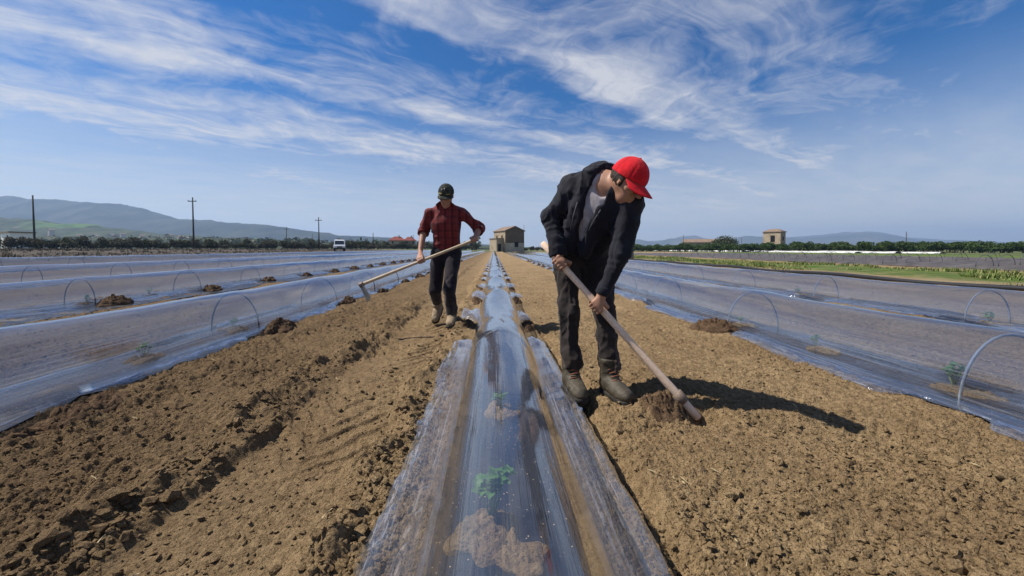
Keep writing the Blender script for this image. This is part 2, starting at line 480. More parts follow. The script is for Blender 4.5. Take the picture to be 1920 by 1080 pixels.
t = NT('soil'); p = t.pos()
sp = t.n('ShaderNodeSeparateXYZ'); t.l(p, sp.inputs[0]); gx, gy = sp.outputs[0], sp.outputs[1]
n1 = t.noise(p, 1.3, 5, .6); n2 = t.noise(p, 28, 5, .65); n3 = t.noise(p, 7, 4, .6)
soilc = t.ramp(n2, [(.25, (.112, .076, .040)), (.5, (.262, .184, .098)), (.75, (.375, .276, .156))])
soilc = t.mix(t.mapr(n1, .38, .66, 0, .55), soilc, (.150, .096, .050))
soilc = t.mix(t.mapr(n3, .52, .72, 0, .5), soilc, (.34, .235, .13))
speck = t.voro(p, 95); soilc = t.mix(t.mapr(speck, .10, .03, 0, .55), soilc, (.46, .36, .23))
left_shade = t.mapr(t.math('ADD', gx, t.math('MULTIPLY', t.math('SUBTRACT', n1, .5), .8)), -.2, -2.0, 0, .72, True)  # darkens the soil towards the left: dimmer lighting there put into the colour
soilc = t.mix(left_shade, soilc, t.mix(n2, (.062, .040, .022), (.180, .118, .063)))
# dry stubble field on the far left
st = t.noise(t.mapping(p, (.35, 5.5, 1), rot=(0, 0, 1.2)), .6, 5, .65); st2 = t.noise(p, .8, 6, .7)
stub = t.ramp(t.math('ADD', t.math('MULTIPLY', st, .6), t.math('MULTIPLY', st2, .4)), [(.38, (.026, .023, .023)), (.5, (.062, .052, .046)), (.62, (.125, .104, .084))])
c = t.mix(t.mapr(gx, -20, -22.5), soilc, stub)
# right: grass strip, planted field, green, meadow far away
wobx = t.math('ADD', gx, t.math('MULTIPLY', t.math('SUBTRACT', t.noise(p, .45, 5, .65), .5), 4.5))
dry = t.ramp(st2, [(.3, (.17, .115, .065)), (.55, (.27, .21, .12)), (.7, (.20, .19, .08))])
gr = t.ramp(t.noise(p, 1.2, 6, .7), [(.36, (.05, .092, .018)), (.54, (.090, .130, .032)), (.66, (.16, .15, .062)), (.78, (.21, .17, .09))])
far = t.ramp(t.noise(t.mapping(p, (.06, .02, 1)), 1, 5, .6), [(.35, (.05, .085, .025)), (.5, (.085, .10, .04)), (.65, (.17, .14, .085))])
c = t.mix(t.mapr(wobx, 11.6, 12.4), c, dry)
c = t.mix(t.math('MULTIPLY', t.mapr(wobx, 13.5, 15.0), t.mapr(n1, .32, .48, .45, 1)), c, gr)
c = t.mix(t.mapr(wobx, 19.5, 21), c, t.mix(.35, soilc, dry))
c = t.mix(t.mapr(wobx, 52, 56), c, gr)
c = t.mix(t.mapr(gx, 70, 74), c, far)
c = t.mix(t.mapr(gy, 112, 125), c, far)
c = t.mix(t.mapr(gx, -60, -70), c, far)
b1 = t.bump(t.noise(p, 60, 6, .72), .022, 1.0); b2 = t.bump(t.voro(p, 140, 'SMOOTH_F1'), .010, .8, b1)
M_SOIL = t.done(t.bsdf(c, .95, .12, b2))
ground = tag(mk('ground', V, F, M_SOIL), kind='structure')

def G(x, y): return float(H(np.array([x]), np.array([y]))[0])

# loose clods, stones and straw lying on the soil
def scatter_clods():
    N = 46000
    yy = np.exp(RNG.uniform(math.log(.8), math.log(13), N)); xx = RNG.uniform(-1, 1, N) * (1.5 * yy + .6)
    ok = (xx > -16) & (xx < 11)
    for k, (cx, hw, h, y0, y1, ph, sp) in ROWS.items():
        ok &= ~(np.abs(xx - cx) < hw + (.24 if k != 'C' else .17))
    clus = fbm2(xx * 2.2, yy * 1.8, 2, 5)
    ok &= RNG.uniform(0, 1, N) < np.where(xx < -.3, .60, .48) + .9 * clus
    near_track = np.abs(np.abs(xx + .88) - .45) < .12
    ok |= near_track & (yy < 9)
    xx, yy = xx[ok], yy[ok]; n = len(xx)
    s = np.clip(np.exp(RNG.normal(math.log(.0052), .50, n)), .003, .026)
    s *= np.where(np.abs(np.abs(xx + .88) - .45) < .12, 1.45, 1)
    zz = H(xx, yy)
    bm = bmesh.new(); bmesh.ops.create_icosphere(bm, subdivisions=1, radius=1)
    bv = np.array([v.co[:] for v in bm.verts]); bf = np.array([[v.index for v in f.verts] for f in bm.faces]); bm.free()
    nv = len(bv)
    R = RNG.normal(size=(n, 3, 3)); Q = np.linalg.qr(R)[0]
    jit = 1 + RNG.uniform(-.5, .45, (n, nv, 1))
    sc = np.stack([RNG.uniform(.7, 1.3, n), RNG.uniform(.7, 1.3, n), RNG.uniform(.5, .9, n)], -1)
    P = np.einsum('nij,nkj->nki', Q, bv[None] * jit) * sc[:, None, :] * s[:, None, None]
    P = P + np.stack([xx, yy, zz + s * .3], -1)[:, None, :]
    F = (bf[None] + (np.arange(n) * nv)[:, None, None]).reshape(-1, 3)
    o = mk('soil_clods', P.reshape(-1, 3), F, M_SOIL, smooth=False)
    tag(o, 'loose crumbly brown soil clods strewn over the tilled strips', 'soil clods', kind='stuff')
scatter_clods()

def scatter_straw():
    N = 170
    yy = np.exp(RNG.uniform(math.log(.9), math.log(9), N)); xx = RNG.uniform(-1, 1, N) * (1.5 * yy + .4)
    ok = np.ones(N, bool)
    for k, (cx, hw, h, y0, y1, ph, sp) in ROWS.items(): ok &= ~(np.abs(xx - cx) < hw + .25)
    xx, yy = xx[ok], yy[ok]; zz = H(xx, yy) + .006
    V = []; F = []
    for x, y, z in zip(xx, yy, zz):
        a = random.uniform(0, PI); L = random.uniform(.006, .030); w_ = random.uniform(.0009, .0022); ti = random.uniform(-.25, .35)
        dx, dy = math.cos(a) * L, math.sin(a) * L; nx_, ny_ = -math.sin(a) * w_, math.cos(a) * w_
        b = len(V)
        V += [(x - dx - nx_, y - dy - ny_, z), (x - dx + nx_, y - dy + ny_, z), (x + dx + nx_, y + dy + ny_, z + L * ti), (x + dx - nx_, y + dy - ny_, z + L * ti),
              (x, y, z + .004 + L * ti * .6)]
        F += [(b, b + 1, b + 4), (b + 1, b + 2, b + 4), (b + 2, b + 3, b + 4), (b + 3, b, b + 4)]
    tag(mk('straw_litter', V, F, plain('straw', (.42, .34, .2), .8), smooth=False), 'pale bits of dry straw lying on the tilled soil', 'straw', kind='stuff')
scatter_straw()
# ------------------------------------------------------------------ plastic tunnels
def film_mat(name, streaky, haze, ior_=1.5, tint=(.93, .94, .965)):
    t = NT(name); p = t.pos()
    geo = t.n('ShaderNodeNewGeometry')
    at = t.n('ShaderNodeAttribute'); at.attribute_name = 'skirt'
    long_ = t.noise(t.mapping(p, (30, .14, 30)), 1.0, 4, .6)
    fine = t.noise(t.mapping(p, (95, .8, 95)), 1.0, 3, .6)
    broad = t.noise(t.mapping(p, (2.0, .5, 2.0)), 1.0, 3, .5)
    h = t.math('ADD', t.math('MULTIPLY', long_, 1.0), t.math('MULTIPLY', broad, .8))
    skb = t.math('MULTIPLY', fine, t.math('MULTIPLY', at.outputs['Fac'], .9))
    bump = t.bump(t.math('ADD', h, skb), .006, .55)
    ior = t.mapr(geo.outputs['Backfacing'], 0, 1, ior_, 1 / ior_)
    fr = t.n('ShaderNodeFresnel'); t.l(ior, fr.inputs[0]); t.l(bump, fr.inputs[1])
    # both faces of the sheet reflect
    f2 = t.math('DIVIDE', t.math('MULTIPLY', fr.outputs[0], 2.0), t.math('ADD', fr.outputs[0], 1.0), clamp=True)
    tr = t.n('ShaderNodeBsdfTransparent'); tr.inputs[0].default_value = (*tint, 1)
    df = t.n('ShaderNodeBsdfDiffuse'); df.inputs[0].default_value = (.70, .74, .84, 1); t.l(bump, df.inputs['Normal'])
    tl = t.n('ShaderNodeBsdfTranslucent'); tl.inputs[0].default_value = (.70, .74, .84, 1)
    ms = t.n('ShaderNodeMixShader'); ms.inputs[0].default_value = .5; t.l(df.outputs[0], ms.inputs[1]); t.l(tl.outputs[0], ms.inputs[2])
    lw = t.n('ShaderNodeLayerWeight'); lw.inputs[0].default_value = .35
    st = t.mapr(t.math('ADD', t.math('MULTIPLY', long_, .5), t.math('MULTIPLY', fine, .5)), .46, .66, 0, 1)
    fac = t.math('ADD', haze, t.math('MULTIPLY', st, streaky))
    fac = t.math('ADD', fac, t.math('MULTIPLY', t.math('MULTIPLY', t.mapr(fine, .54, .66, 0, 1), at.outputs['Fac']), .30))
    fac = t.math('ADD', fac, t.math('MULTIPLY', at.outputs['Fac'], .03))
    fac = t.math('ADD', fac, t.math('MULTIPLY', lw.outputs['Facing'], haze), clamp=True)
    m1 = t.n('ShaderNodeMixShader'); t.l(fac, m1.inputs[0]); t.l(tr.outputs[0], m1.inputs[1]); t.l(ms.outputs[0], m1.inputs[2])
    gl = t.n('ShaderNodeBsdfGlossy'); gl.inputs['Roughness'].default_value = .05 if ior_ < 1.6 else .045; t.l(bump, gl.inputs['Normal']); gl.inputs[0].default_value = (.95, .97, 1, 1)
    m2 = t.n('ShaderNodeMixShader'); t.l(f2, m2.inputs[0]); t.l(m1.outputs[0], m2.inputs[1]); t.l(gl.outputs[0], m2.inputs[2])
    return t.done(m2.outputs[0])
M_FILM = film_mat('clear_film', .07, .010, 1.9, (.80, .83, .90))
M_FILM_C = film_mat('clear_film_clean', .03, .035)

t = NT('black_mulch'); p = t.pos()
b = t.bump(t.noise(t.mapping(p, (9, 1.2, 9)), 1.5, 4, .6), .02, .5)
dust = t.mapr(t.noise(p, 3.2, 5, .65), .52, .68); cr = t.voro(p, 46); sc_ = t.mapr(cr, .15, .09)
sc_ = t.math('MULTIPLY', sc_, t.mapr(t.noise(p, 9, 2), .40, .52))
col = t.mix(t.math('MULTIPLY', dust, .15), (.010, .011, .014), (.13, .09, .055)); col = t.mix(sc_, col, (.42, .31, .19))
M_MULCH = t.done(t.bsdf(col, t.math('ADD', .26, t.math('MULTIPLY', dust, .4)), .5, b))
M_HOOP = plain('hoop_pipe_shaded', (.055, .065, .085), .45, .4, 0, 20, .15)  # darkened, the backlit look of the left hoops put into the colour

M_HOOP_R = plain('hoop_pipe_lit', (.17, .20, .24), .45, .4, 0, 20, .15)  # lighter copy of the same pipe, its lit side put into the colour

def ysteps(y0, y1, fine=.07):
    a = []; y = y0
    while y < y1:
        a.append(y); d = max(abs(y), 1)
        y += fine if d < 9 else (.22 if d < 30 else .9)
    a.append(y1); return np.array(a)

def wing(y, ph, sp, gap, seed):
    """how far the loose film edge spreads out at y: nothing near a hoop, where soil holds it down"""
    q = np.abs(((y - ph + sp / 2) % sp) - sp / 2) / (sp / 2)       # 0 at the hoop, 1 mid-way
    return sst((q - gap) / .16) * (.9 + .2 * vn2(y * 1.3, 0 * y, seed))

def flap(y, ph, sp, seed):
    """flaps of the middle row: cut off abruptly at the near end, tapering away at the far end"""
    p = ((y - ph) % sp) / sp
    return sst((p - .13 - .02 * vn2(y * .4, 0 * y, seed + 2)) / .035) * np.clip(1 - sst((p - .22) / (.50 + .08 * vn2(y * .4, 0 * y, seed))), 0, 1) ** .8 * (1.15 + .25 * vn2(y * .4 + 5, 0 * y, seed + 1))

def tunnel(key, label, mat, skl, skr, gapl, gapr, seed, group='plastic low tunnels over the planted rows', hoops_to=45, solid_to=None, hoops_from=.9):
    cx, hw, h, y0, y1, ph, sp = ROWS[key]
    root = empty('plastic_tunnel', (cx, max(y0, 0), float(rise(np.array(cx)))), label, 'low tunnel', group)
    ys = ysteps(y0, y1)
    n = 26
    th = np.linspace(0, PI, n)
    sag = np.abs(np.sin(PI * (ys - ph) / sp)); far = 1 / (1 + (ys / 30) ** 2)
    hh = h * (1 - (.10 if key == 'C' else .03) * sag + .015 * vn2(ys * .9, 0 * ys, seed)); ww = hw * (1 + (-.01 if key == 'C' else .035) * sag + .02 * vn2(ys * .7, 0 * ys, seed + 1))
    px = cx - np.cos(th)[None, :] * ww[:, None]
    s_ = np.sin(th) ** (1.0 if key == 'C' else .9)
    pz = s_[None, :] * hh[:, None] + rise(np.array(cx)) + .012
    Yg = np.repeat(ys[:, None], n, 1)
    # slack creases running obliquely from the hoops
    cre = vn2(px * 9 + Yg * 1.6, Yg * 2.2, seed + 3) * .006 + vn2(px * 30, Yg * 1.1, seed + 4) * .0022
    nx_ = -np.cos(th)[None, :]; px = px + nx_ * cre; pz = pz + s_[None, :] * cre
    def skirt(side, wid, gap, sd):
        m = 12; u = np.linspace(0, 1, m)[1:]
        wv = wing(ys, ph, sp, gap, sd) if solid_to is None else np.where(ys < solid_to, sst((solid_to - ys) / .12), flap(ys, ph, sp, sd))
        ew = np.maximum(wid * wv, .006)
        base = cx + side * ww
        sx = base[:, None] + side * ew[:, None] * u[None, :]
        Yk = np.repeat(ys[:, None], m - 1, 1)
        g = H(sx, Yk)
        loose = sst((ew / max(wid, .01) - .2) / .5)[:, None]
        rip = .007 * vn2(sx * 34, Yk * .7, sd + 7) + (.012 if key == 'C' else .006) * vn2(sx * 11, Yk * 1.1, sd + 8)
        lift = (.035 if key == 'C' else .016) * np.sin(PI * u)[None, :] * loose + (rip + .004) * loose
        sz = np.maximum(g, rise(np.array(cx)) - .02) + .012 + lift
        sz = np.where(loose > .3, np.maximum(sz, g + .008), sz)
        sz[:, -1] -= .012
        return sx, Yk, sz
    lx, ly, lz = skirt(-1, skl, gapl, seed + 20); rx, ry, rz_ = skirt(1, skr, gapr, seed + 40)
    XX = np.concatenate([lx[:, ::-1], px, rx], 1); YY = np.concatenate([ly, Yg, ry], 1); ZZ = np.concatenate([lz[:, ::-1], pz, rz_], 1)
    m = XX.shape[1]
    sk = np.concatenate([np.ones(lx.shape[1]), .75 * np.clip(1 - np.sin(th) * 1.35, 0, 1), np.ones(rx.shape[1])])
    i = np.arange((len(ys) - 1) * m).reshape(-1, m)[:, :-1].ravel()
    film = mk('film_cover', np.stack([XX, YY, ZZ], -1).reshape(-1, 3), np.stack([i, i + 1, i + 1 + m, i + m], 1), mat, root)
    at = film.data.attributes.new('skirt', 'FLOAT', 'POINT'); at.data.foreach_set('value', np.tile(sk, len(ys)).astype(np.float32))
    # black mulch sheet on the bed
    k = 21; xr = dict(L1=0., L2=.55, L3=.6, L4=.6).get(key, 0.); u = np.linspace(-1, 1, k); mw = hw + (-.022 if key == 'C' else .10)
    mx = cx - (.012 if key == 'C' else 0) + u[None, :] * mw * (1 + .06 * vn2(ys * 1.5, 0 * ys, seed + 60))[:, None] + np.where(u > 0, u, 0)[None, :] ** 2 * xr * (1 + .18 * vn2(ys * .8, 0 * ys, seed + 62))[:, None]; My = np.repeat(ys[:, None], k, 1)
    mz = H(mx, My) * .6 + rise(np.array(cx)) * .4 + .028 + .010 * vn2(mx * 8, My * 1.5, seed + 61) - .02 * np.abs(u)[None, :] ** 3
    mz = np.maximum(np.where(np.abs(mx - cx) > hw - .04, 0, mz), H(mx, My) + .006)
    i = np.arange((len(ys) - 1) * k).reshape(-1, k)[:, :-1].ravel()
    mk('mulch_sheet', np.stack([mx, My, mz], -1).reshape(-1, 3), np.stack([i, i + 1, i + 1 + k, i + k], 1), M_MULCH, root)
    # hoops
    j0 = math.ceil((max(y0, hoops_from) - ph) / sp); j = j0
    while ph + j * sp < min(y1, hoops_to):
        y = ph + j * sp; j += 1
        wj = hw * (1 + .02 * math.sin(j * 5.1)) - .006; hj = h * (1 + .012 * math.sin(j * 3.7)) - .012
        tw = .03 * math.sin(j * 2.3); P_ = []
        for q in np.linspace(0, PI, 19):
            P_.append((cx - math.cos(q) * wj, y + math.cos(q) * tw, float(rise(np.array(cx))) + .0 + math.sin(q) ** (1.0 if key == 'C' else .9) * hj - (.06 if q in (0, PI) else 0)))
        MB().tube(P_, .0078, 8).build('hoop', M_HOOP_R if key[0] == 'R' else M_HOOP, root, True)
    return root

tunnel('C', 'clear plastic tunnel running up the middle between the two men', M_FILM_C, .19, .20, .36, .36, 100, solid_to=3.72, hoops_to=40)
tunnel('L1', 'clear tunnel with soil heaps on its edge, first row left of the walking man', M_FILM, .06, .20, .2, .3, 200, hoops_to=40, hoops_from=3)
tunnel('L2', 'greyish plastic tunnel behind the nearest left tunnel, second row to the left', M_FILM, .06, .22, .2, .3, 300, hoops_to=40)
tunnel('L3', 'hazy plastic tunnel third from the middle on the left side', M_FILM, .05, .15, .2, .2, 400, hoops_to=45)
tunnel('L4', 'farthest left plastic tunnel, bordering the brown stubble field', M_FILM, .05, .15, .2, .2, 500, hoops_to=45)
tunnel('R1', 'clear plastic tunnel with pale hoops, first row to the right of the red capped man', M_FILM, .22, .05, .12, .2, 600, hoops_to=40)
tunnel('R2', 'clear plastic tunnel beside the black pipe and grass, second row to the right', M_FILM, .16, .05, .2, .2, 700, hoops_to=40)
# ------------------------------------------------------------------ the two men and their hoes
def nz(v): v = np.array(v, float); return v / np.linalg.norm(v)
def arr(*v): return np.array(v, float)
def lerp(a, b, t): return a + (b - a) * t

def head_frame(f, up):
    f = nz(f); l = nz(np.cross(up, f)); u = nz(np.cross(f, l)); return f, l, u

def add_head(S, o, f, l, u, k=.012, s=1.0):
    """skull, jaw, nose, brow, lips, ears on the head centre o (f forward, l its left, u up)"""
    at = lambda a, b, c: o + (f * a + l * b + u * c) * s
    A = (f, l, u)
    S.ell(at(-.012, 0, .03), A, arr(.098, .076, .095) * s, k)
    S.ell(at(.035, 0, -.045), A, arr(.058, .056, .075) * s, .025)
    S.ell(at(.030, 0, -.085), A, arr(.052, .046, .036) * s, .02)
    S.cone(at(.075, 0, -.104), at(.078, 0, -.104), .018 * s, .018 * s, .018)
    S.cone(at(.078, .03, .036), at(.078, -.03, .036), .014 * s, .014 * s, .012)
    S.cone(at(.086, 0, .018), at(.112, 0, -.028), .010 * s, .0145 * s, .010)
    for q in (1, -1):
        S.ell(at(.094, q * .033, .012), A, arr(.012, .017, .011) * s, .010, 'sub')
        S.ell(at(.078, q * .033, .012), A, arr(.0125, .0145, .0115) * s, .004)
        S.cone(at(.07, q * .042, -.018), at(.045, q * .052, -.02), .016 * s, .016 * s, .02)
        S.cone(at(.102, q * .011, -.032), at(.100, q * .012, -.033), .0075 * s, .0075 * s, .005)
        S.ell(at(-.005, q * .078, .004), (nz(f + l * q * .5), nz(l * q - f * .5), u), arr(.018, .006, .028) * s, .006)
        S.ell(at(.003, q * .086, .006), (nz(f + l * q * .5), nz(l * q - f * .5), u), arr(.011, .006, .020) * s, .004, 'sub')
    S.cone(at(.088, .018, -.062), at(.088, -.018, -.062), .0085 * s, .0085 * s, .006)
    S.cone(at(.085, .014, -.074), at(.085, -.014, -.074), .009 * s, .009 * s, .006)
    S.cone(at(.100, .02, -.068), at(.100, -.02, -.068), .0035 * s, .0035 * s, .004, op='sub')

def add_hand(S, wrist, c, axis, R, side=1, k=.006, th0=35, spread=1.0, s=1.0):
    """a hand closed round a bar through c along axis; side=+1 puts the index finger towards +axis"""
    a = nz(axis); w = np.array(wrist) - c; w = w - a * (w @ a); w = nz(w)     # from the bar towards the wrist
    tq = nz(np.cross(a, w))
    # choose the back of the hand on the side facing the photographer / the light
    if tq[1] > 0: tq = -tq
    dirn = lambda d: math.cos(math.radians(d)) * w + math.sin(math.radians(d)) * tq
    P = lambda d, r, z: c + dirn(d) * r + a * z
    rr = R + .0115 * s
    kn = []
    for i, (off, L, fr) in enumerate(((.034, .98, .0098), (.012, 1.05, .0102), (-.010, 1.0, .0098), (-.031, .85, .0086))):
        z = off * side * s * spread
        K = P(th0 + 26, rr + .010, z); kn.append(K)
        pts = [K, P(th0 + 78 + 4 * i, rr + .004, z * .97), P(th0 + 140 * L + 5 * i, rr, z * .93), P(th0 + 205 * L, rr - .001, z * .9)]
        rad = [fr * 1.1 * s, fr * 1.02 * s, fr * .95 * s, fr * .8 * s]
        for q in range(3): S.cone(pts[q], pts[q + 1], rad[q], rad[q + 1], .0035)
    wr = np.array(wrist, float)
    for K in kn: S.cone(lerp(wr, K, .15), K, .017 * s, .0125 * s, .010)
    mid = (kn[1] + kn[2]) / 2
    S.cone(wr, lerp(wr, mid, .8), .024 * s, .026 * s, .012, flat=dirn(th0 + 20), ratio=.6)
    # thumb leaves the index side of the palm near the wrist and closes the other way
    b0 = lerp(wr, kn[0], .28); z = .040 * side * s
    T = [b0, P(th0 - 32, rr + .012, z * 1.02), P(th0 - 78, rr + .002, z * 1.08), P(th0 - 122, rr, z * .95)]
    for q, (r0, r1) in enumerate(((.017, .0125), (.0125, .0115), (.0115, .0088))): S.cone(T[q], T[q + 1], r0 * s, r1 * s, .006)

def cap_brim(name, o, f, l, u, rad, length, mat, parent, droop=.25, s=1.0, z0=.03):
    """curved peak with thickness, growing from the front lower edge of the crown"""
    N, M_ = 22, 9; top = []; 
    for i in range(N + 1):
        th = math.radians(-72 + 144 * i / N)
        for j in range(M_):
            q = j / (M_ - 1)
            prof = math.cos(th) ** .55 if math.cos(th) > 0 else 0
            ex = length * q * prof
            r0, r1 = rad[0] * .97, rad[1] * .97
            p = f * (math.cos(th) * r0 + ex) + l * (math.sin(th) * (r1 + .008 * q)) 
            dz = z0 - droop * ex - .42 * (math.sin(th) ** 2) * (ex * .9 + .012) - .9 * ex * ex
            top.append(o + (p + u * dz) * s)
    n1 = len(top); V = top + [p - u * .0045 * s for p in top]; F = []
    for i in range(N):
        for j in range(M_ - 1):
            a = i * M_ + j; F.append((a, a + M_, a + M_ + 1, a + 1)); F.append((n1 + a, n1 + a + 1, n1 + a + M_ + 1, n1 + a + M_))
        a = i * M_ + M_ - 1; F.append((a, a + M_, n1 + a + M_, n1 + a))
        a = i * M_; F.append((a + M_, a, n1 + a, n1 + a + M_))
    for i, sg in ((0, 1), (N, -1)):
        for j in range(M_ - 1):
            a = i * M_ + j; q = (a, a + 1, n1 + a + 1, n1 + a); F.append(q if sg > 0 else q[::-1])
    return mk(name, V, F, mat, parent, True)

def skin_mat(name, c1, c2):
    t = NT(name); p = t.obj()
    n = t.noise(p, 22, 4, .6); col = t.mix(t.mapr(n, .35, .68), c1, c2)
    b = t.bump(t.noise(p, 160, 3), .0012, .4)
    return t.done(t.bsdf(col, .52, .35, b, **{'Subsurface Weight': .06, 'Subsurface Radius': (.012, .005, .003)}))
M_SKIN = skin_mat('tanned_skin', (.27, .135, .084), (.35, .19, .125))
M_SKIN2 = skin_mat('sunburnt_skin', (.26, .125, .08), (.34, .18, .118))

def cloth(name, col, rough=.9, weave=420, namp=.38, bd=.008, sheen=.15, dust=None):
    t = NT(name); p = t.obj()
    n = t.noise(p, 9, 5, .6); k = t.mapr(n, .3, .7, 1 - namp, 1 + namp)
    cc = t.n('ShaderNodeVectorMath', operation='SCALE'); cc.inputs[0].default_value = col; t.l(k, cc.inputs['Scale'])
    c = cc.outputs[0]
    if dust:
        z = t.n('ShaderNodeSeparateXYZ'); t.l(p, z.inputs[0])
        d = t.math('MULTIPLY', t.mapr(z.outputs[2], dust[1], dust[2], 1, 0, True), t.mapr(t.noise(p, 14, 5, .7), .38, .62))
        c = t.mix(t.math('MULTIPLY', d, .75), c, dust[0])
    b = t.bump(t.noise(p, weave, 2), .0008, .5); b = t.bump(t.noise(t.mapping(p, (1, 1, .45)), 34, 4, .55), bd, .55, b)
    return t.done(t.bsdf(c, rough, .2, b, **{'Sheen Weight': sheen, 'Sheen Roughness': .5}))
M_JACKET = cloth('navy_sweat_cloth', (.009, .0095, .016), .85, dust=None, sheen=.05)
M_TEE = cloth('grey_tee_cloth', (.30, .275, .30), .9, sheen=.1)
M_TROUS = cloth('dark_brown_denim', (.020, .0155, .0145), .85, dust=((.13, .09, .055), .05, .36), sheen=.1)
M_TROUS2 = cloth('dark_plum_denim', (.012, .009, .014), .85, dust=((.14, .11, .09), .05, .55), sheen=.1)
M_RED = cloth('red_cap_cloth', (.48, .010, .018), .95, sheen=.05)
M_BOOT = plain('olive_boot_leather', (.050, .041, .027), .6, .35, 0, 30, .35)
M_SOLE = plain('boot_rubber', (.022, .020, .018), .75, .3, 0, 40, .3)
M_LACE = plain('boot_lace', (.16, .065, .04), .8, .2, 0, 60, .3)
M_BOOT2 = plain('dusty_shoe', (.24, .185, .12), .8, .2, 0, 25, .35)
M_HAIR = plain('dark_hair', (.022, .014, .010), .6, .3, 0, 90, .4)
M_WOODP = None
def wood(name, c1, c2, sc):
    t = NT(name); p = t.obj()
    n = t.noise(t.mapping(p, (1, 1, 1)), 6, 4); g_ = t.noise(t.mapping(p, sc), 1, 5, .6)
    col = t.mix(t.mapr(g_, .3, .7), c1, c2); col = t.mix(t.mapr(n, .5, .75, 0, .35), col, tuple(q * .6 for q in c1))
    return t.done(t.bsdf(col, .6, .3, t.bump(g_, .002, .5)))
M_WOOD = wood('ash_wood', (.64, .46, .32), (.78, .60, .45), (60, 60, 60))
M_WOOD2 = wood('old_ash_wood', (.36, .27, .17), (.52, .42, .29), (60, 60, 60))
M_IRON = plain('worn_iron', (.16, .12, .09), .6, .5, .35, 30, .4)
M_STEEL = plain('hoe_steel', (.20, .20, .20), .45, .5, .7, 25, .3)

def boot(root, ank, toe_dir, mat, name='boot', s=1.0, pitch=0.0, h=.012, laces=True, shaft=.12):
    """a laced work boot; ank is the ankle joint, toe_dir horizontal, pitch lifts the heel"""
    d = nz((toe_dir[0], toe_dir[1], 0)); up = arr(0, 0, 1.0)
    if pitch:
        c_, s_ = math.cos(pitch), math.sin(pitch); d, up = d * c_ - up * s_, up * c_ + d * s_
    l = np.cross(up, d)
    at = lambda a, b, c: ank + (d * a + l * b + up * c) * s
    S = SDF(ank - .34, ank + .34, h * .6)
    S.cone(at(-.015, 0, .0), at(-.012, 0, shaft), .055 * s, .058 * s, .02)
    S.cone(at(-.03, 0, -.052), at(.06, 0, -.045), .046 * s, .046 * s, .03, flat=up, ratio=1.05)
    S.cone(at(.02, 0, -.02), at(.12, 0, -.045), .050 * s, .044 * s, .03)
    S.cone(at(.10, 0, -.05), at(.165, .0, -.052), .050 * s, .047 * s, .025, flat=up, ratio=.86)
    S.cone(at(-.02, 0, shaft - .015), at(-.012, 0, shaft), .062 * s, .064 * s, .01)
    S.folds(.0045, 22, seed=5)
    S.cut(at(0, 0, -.078), -up); S.cut(at(0, 0, shaft + .012), up)
    b = S.build(name, mat, root)
    T = SDF(ank - .34, ank + .34, h * .6)
    T.cone(at(-.035, 0, -.085), at(.05, 0, -.085), .047 * s, .044 * s, .02)
    T.cone(at(.04, 0, -.085), at(.165, 0, -.085), .046 * s, .051 * s, .03)
    T.cut(at(0, 0, -.068), up); T.cut(at(0, 0, -.103), -up)
    T.build('sole', M_SOLE, b)
    if laces:
        m = MB()
        for i in range(5):
            q = i / 4; z = lerp(.075, -.005, q); a = lerp(.045, .098, q)
            m.tube([at(a - .012, -.034, z - .008), at(a, -.012, z + .003), at(a + .002, .014, z + .006 - .012 * (i % 2)), at(a - .014, .036, z - .006)], .0042 * s, 6)
        m.build('lace', M_LACE, b, True)
    return b

